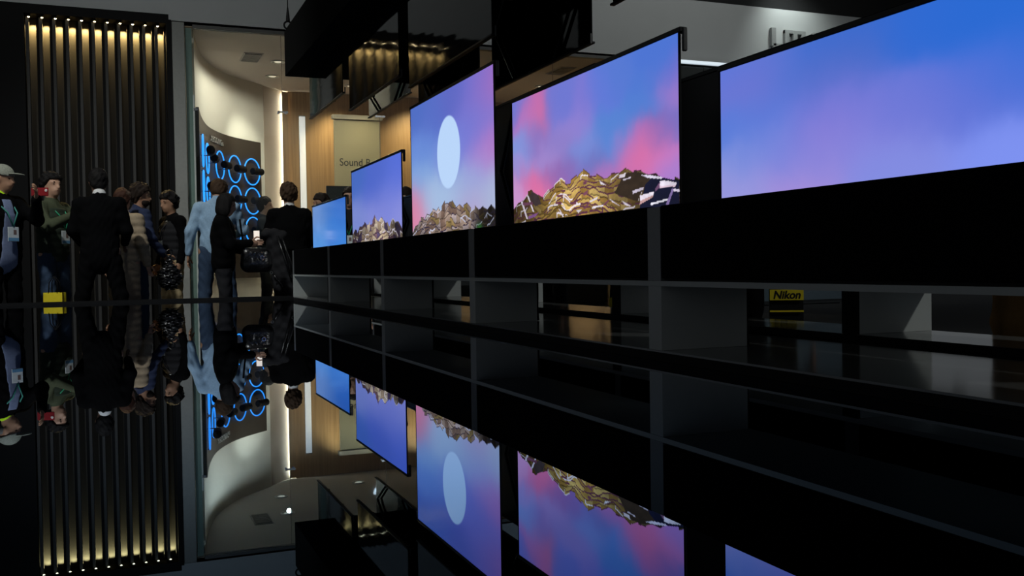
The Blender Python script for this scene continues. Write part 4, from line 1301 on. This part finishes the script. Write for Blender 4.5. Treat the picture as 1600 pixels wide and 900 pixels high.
person('man in black jacket with quilted vest and khaki trousers facing left', (0.56, 11.42, 0), 205, 1.62, BLK, KHAKI, BLACKH, 'thick', 'tan', head=(8, -8, 0),
       over=dict(kL=(-0.13, 0.03, 0.5), kR=(0.14, 0.0, 0.5), aL=(-0.17, 0.0, 0.09), aR=(0.18, -0.02, 0.09)), vest=BLK2, shirt=WHITEF, lanyard=BLK2, hem=0.88)
person('man in light blue shirt and jeans seen from behind', (0.985, 10.88, 0), 76, 1.78, BLUE, JEAN, BROWNH, 'short', 'tan', head=(-6, -32, 0), lean=0.10,
       over=dict(eL=(-0.26, -0.02, 1.14), wL=(-0.29, 0.02, 0.90), eR=(0.27, 0.16, 1.16), wR=(0.16, 0.36, 1.12), kL=(-0.13, 0.02, 0.5), aL=(-0.17, -0.05, 0.09), kR=(0.13, 0.02, 0.5), aR=(0.20, -0.03, 0.09)), top_kind='shirt', hem=0.97)
person('woman with black bob in black jacket holding a phone', (1.00, 10.30, 0), -8, 1.53, BLK, BLK2, BLACKH, 'bob', 'fair', head=(-6, -14, 0),
       over=dict(eR=(0.25, 0.10, 1.14), wR=(0.12, 0.32, 1.16), eL=(-0.25, 0.12, 1.12), wL=(-0.10, 0.36, 1.02)), top_kind='jacket', hem=0.90, bulk=1.15, wide=1.08, shirt_hem=WHITEF)
person('dark-haired man in grey coat standing behind the glass', (1.90, 13.75, 0), -12, 1.75, fabric('slate', (0.05, 0.055, 0.06)), BLK2, DARKH, 'short', 'fair', top_kind='jacket', group='visitors', res=0.016)
person('man in black suit with pale collar at the end of the bench', (1.80, 11.02, 0), 82, 1.70, BLK, BLK, BROWNH, 'thick', 'fair', head=(4, -4, 0), over=dict(eL=(-0.27, 0.06, 1.14), eR=(0.27, 0.06, 1.14), wL=(-0.20, 0.26, 1.02), wR=(0.20, 0.26, 1.02)),
       top_kind='suit', collar=WHITEF, bulk=1.08, wide=1.1, hem=0.80)
person('visitor with tousled dark hair just above the farthest television', (2.34, 11.9, 0), 200, 1.65, BLK2, BLK, DARKH, 'thick', 'tan', res=0.016)
person('visitor with green lanyard between the two farthest televisions', (2.545, 11.25, 0), 250, 1.69, BLK2, BLK2, DARKH, 'short', 'fair', lanyard=GREENL, res=0.016)
person('visitor in dark coat between the second and third televisions', (3.23, 11.25, 0), 160, 1.71, BLK2, BLK, DARKH, 'bald', 'tan', res=0.016, collar=WHITEF)
person('visitor in dark trousers beyond the bench near the yellow banded bag', (3.75, 4.95, 0), 250, 1.72, BLK2, BLK, DARKH, 'short', 'tan', res=0.02, group='visitors beyond the bench')
person('visitor in tan trousers beyond the nearest television', (3.25, 2.62, 0), 200, 1.70, BLK2, TANF, DARKH, 'short', 'fair', res=0.02, group='visitors beyond the bench')
person('visitor in navy trousers beyond the nearest television', (3.45, 1.95, 0), 170, 1.72, NAVY, NAVY, BLACKH, 'short', 'tan', res=0.02, group='visitors beyond the bench')
person('visitor in black beyond the pink cloud television', (3.5, 6.2, 0), 230, 1.70, BLK, BLK, BLACKH, 'short', 'fair', res=0.02, group='visitors beyond the bench')

person('visitor in charcoal coat beyond the golden mountain television', (4.35, 7.75, 0), 215, 1.74, BLK2, BLK, DARKH, 'short', 'fair', res=0.02, group='visitors beyond the bench')  # next three dark figures added to block the oak wall's reflection in the platform
person('visitor in dark green coat far beyond the golden mountain television', (5.05, 8.55, 0), 240, 1.71, DGREEN, BLK, BLACKH, 'thick', 'tan', res=0.02, group='visitors beyond the bench')
person('visitor in navy coat beyond the moon television', (4.05, 8.75, 0), 190, 1.69, NAVY, BLK2, BROWNH, 'short', 'fair', res=0.02, group='visitors beyond the bench')


def bag(label, loc, rz, w_, d_, h_, body_m, handle_m, name='shopping_bag', band=None, txt=None, group=None):
    t = thing(name, label, 'bag', loc, group, math.radians(rz))
    mb = MB()
    x, y = w_ / 2, d_ / 2
    v = [(-x, -y, 0), (x, -y, 0), (x, y, 0), (-x, y, 0), (-x * 0.96, -y * 0.75, h_), (x * 0.96, -y * 0.75, h_), (x * 0.96, y * 0.75, h_), (-x * 0.96, y * 0.75, h_),
         (-x * 1.02, 0, 0.02 * h_), (x * 1.02, 0, 0.02 * h_), (-x * 0.90, 0, h_), (x * 0.90, 0, h_)]
    mb.poly(v, [(0, 1, 5, 4), (3, 7, 6, 2), (1, 9, 11, 5), (9, 2, 6, 11), (0, 4, 10, 8), (8, 10, 7, 3), (0, 8, 9, 1), (8, 3, 2, 9)])
    mb.build('body', body_m, t)
    for s_ in (-1, 1):
        MB().tube([(-x * 0.45, y * 0.70 * s_, h_ - 0.01), (-x * 0.40, y * 0.5 * s_, h_ + 0.10), (0, y * 0.2 * s_, h_ + 0.16), (x * 0.40, y * 0.5 * s_, h_ + 0.10), (x * 0.45, y * 0.70 * s_, h_ - 0.01)], 0.005, 6).build('handle', handle_m, t, smooth=True)
    if band:
        MB().box(-x * 0.97, x * 0.97, -y - 0.006, -y - 0.001, h_ * band[0], h_ * band[1]).build('band', band[2], t)
        if len(band) > 3:
            MB().box(-x * 0.97, x * 0.97, -y - 0.006, -y - 0.001, h_ * band[3], h_ * band[4]).build('band', band[2], t)
    return t


YEL = mat('yellow_paper', (0.72, 0.58, 0.02), rough=0.5)
BLKP = mat('black_plastic_film', (0.008, 0.008, 0.009), rough=0.25, bump=0.6, bscale=25)
bag('yellow paper shopping bag held low beside the capped man', (-0.60, 10.62, 0.28), -25, 0.20, 0.10, 0.26, YEL, M_BLACK)
t = thing('phone', 'red-cased phone held up by the capped man', 'phone', (-0.68, 10.29, 1.515), None, math.radians(-22))
MB().box(-0.09, 0.075, -0.006, 0.006, -0.038, 0.042, 0.004).build('case', mat('red_case', (0.22, 0.012, 0.016), rough=0.35), t)
MB().ring((0.055, -0.0075, 0.015), (1, 0, 0), (0, 0, 1), 0.010, 0.004, 14, 6).ball((0.055, -0.008, 0.015), 0.008, 8).build('camera_lens', mat('lens_white', (0.7, 0.65, 0.62), rough=0.2), t)
t = thing('phone', 'glowing phone in the hands of the woman with black bob', 'phone', (1.335, 10.255, 1.075), None, math.radians(-30))
MB().box(-0.035, 0.035, -0.004, 0.004, -0.06, 0.07, 0.003).build('case', M_BLACKGLOSS, t)
MB().box(-0.031, 0.031, -0.0062, -0.0045, -0.055, 0.065).build('screen', mat('phone_glow', (1, 1, 1), emit=(1.0, 0.80, 0.62), estr=0.55), t)
# crumpled black carrier in the navy jacket man's hand
t = thing('carrier_bag', 'crumpled black plastic carrier bag below the navy jacket', 'bag', (0.50, 10.88, 0.53))
V, Q = solid([('e', A((0, 0, 0.13)), A((0.13, 0.07, 0.13)), np.eye(3)), ('c', A((0, 0, 0.22)), A((0, 0, 0.36)), 0.06, 0.02)], 0.011, 0.05, lambda G: 0.016 * np.sin(G[..., 0] * 60 + 9 * np.sin(G[..., 2] * 40)) * np.sin(G[..., 2] * 50 + G[..., 1] * 30))
obj_from('body', V, Q, BLKP, t)
MB().ring((0, 0, 0.40), (1, 0, 0.2), (0, 0, 1), 0.035, 0.008, 16, 6).build('handle', BLKP, t, smooth=True)
# shoulder bag of the woman
t = thing('shoulder_bag', 'black shoulder bag hanging at the hip of the woman with black bob', 'bag', (1.33, 10.30, 0.70))
V, Q = solid([('c', A((-0.08, 0, 0.09)), A((0.08, 0, 0.09)), 0.085, 0.085, 0.7), ('c', A((-0.08, 0, 0.19)), A((0.08, 0, 0.19)), 0.075, 0.075, 0.6)], 0.012, 0.04)
obj_from('body', V, Q, BLKP, t)
MB().tube([(-0.12, 0, 0.22), (-0.14, 0, 0.40), (-0.16, -0.02, 0.56)], 0.010, 8).build('strap', BLK, t, smooth=True)
MB().ring((0.05, -0.068, 0.16), (1, 0, 0), (0, 0, 1), 0.018, 0.005, 14, 6).build('buckle', M_STEEL, t)
# leaning black photo backpack with straps and buckles
t = thing('camera_backpack', 'tall black backpack with dangling straps and shiny buckles', 'bag', (1.62, 10.72, 0.0))
V, Q = solid([('c', A((0.10, 0.0, 0.30)), A((-0.02, 0.0, 1.02)), 0.13, 0.11, 0.8), ('c', A((-0.12, -0.02, 1.13)), A((0.03, -0.02, 1.10)), 0.06, 0.07), ('c', A((0.12, -0.06, 0.45)), A((0.06, -0.06, 0.80)), 0.07, 0.06)], 0.013, 0.05,
             lambda G: 0.008 * np.sin(G[..., 2] * 50 + 20 * G[..., 0]) * np.sin(G[..., 0] * 50))
obj_from('body', V, Q, BLK2, t)
for pts in ([(-0.02, -0.10, 1.10), (0.05, -0.13, 0.85), (0.12, -0.14, 0.60)], [(0.03, -0.10, 1.08), (0.10, -0.13, 0.85), (0.17, -0.13, 0.62)], [(-0.10, -0.12, 0.72), (0.0, -0.14, 0.58), (0.06, -0.12, 0.42)]):
    MB().tube(pts, 0.012, 8).build('strap', BLKP, t, smooth=True)
for x, z in ((-0.10, 0.70), (0.12, 0.66), (0.18, 0.70), (0.05, 0.43), (0.14, 0.55)):
    MB().ring((x, -0.155, z), (1, 0, 0.3), (-0.3, 0, 1), 0.014, 0.005, 12, 6).build('buckle', M_STEEL, t)
MB().tube([(0.02, 0, 0.0), (0.02, 0, 0.2)], [0.16, 0.12], 14).build('base', BLK2, t)
# bags seen through the openings of the bench
t = bag('black bag with yellow lettered band beyond the bench', (3.52, 4.48, 0.0), -34, 0.19, 0.10, 0.60, M_BLACK, M_BLACK, band=(0.862, 0.962, YEL, 0.75, 0.765))
text('lettering', 'Nikon', 0.062, (-0.075, -0.0562, 0.5265), (PI / 2, 0, 0), mat('black_print', (0.004, 0.004, 0.004)), t, 0.0008, shear=0.22, bold=0.002, width=0.15)
bag('yellow and white bag glimpsed low through the bench opening', (3.30, 5.95, 0.0), -35, 0.24, 0.12, 0.50, YEL, WHITEF, band=(0.45, 0.75, WHITEF))
bag('plain yellow bag glimpsed behind the moon television', (3.2, 8.15, 0.0), -35, 0.14, 0.08, 0.60, YEL, M_BLACK)
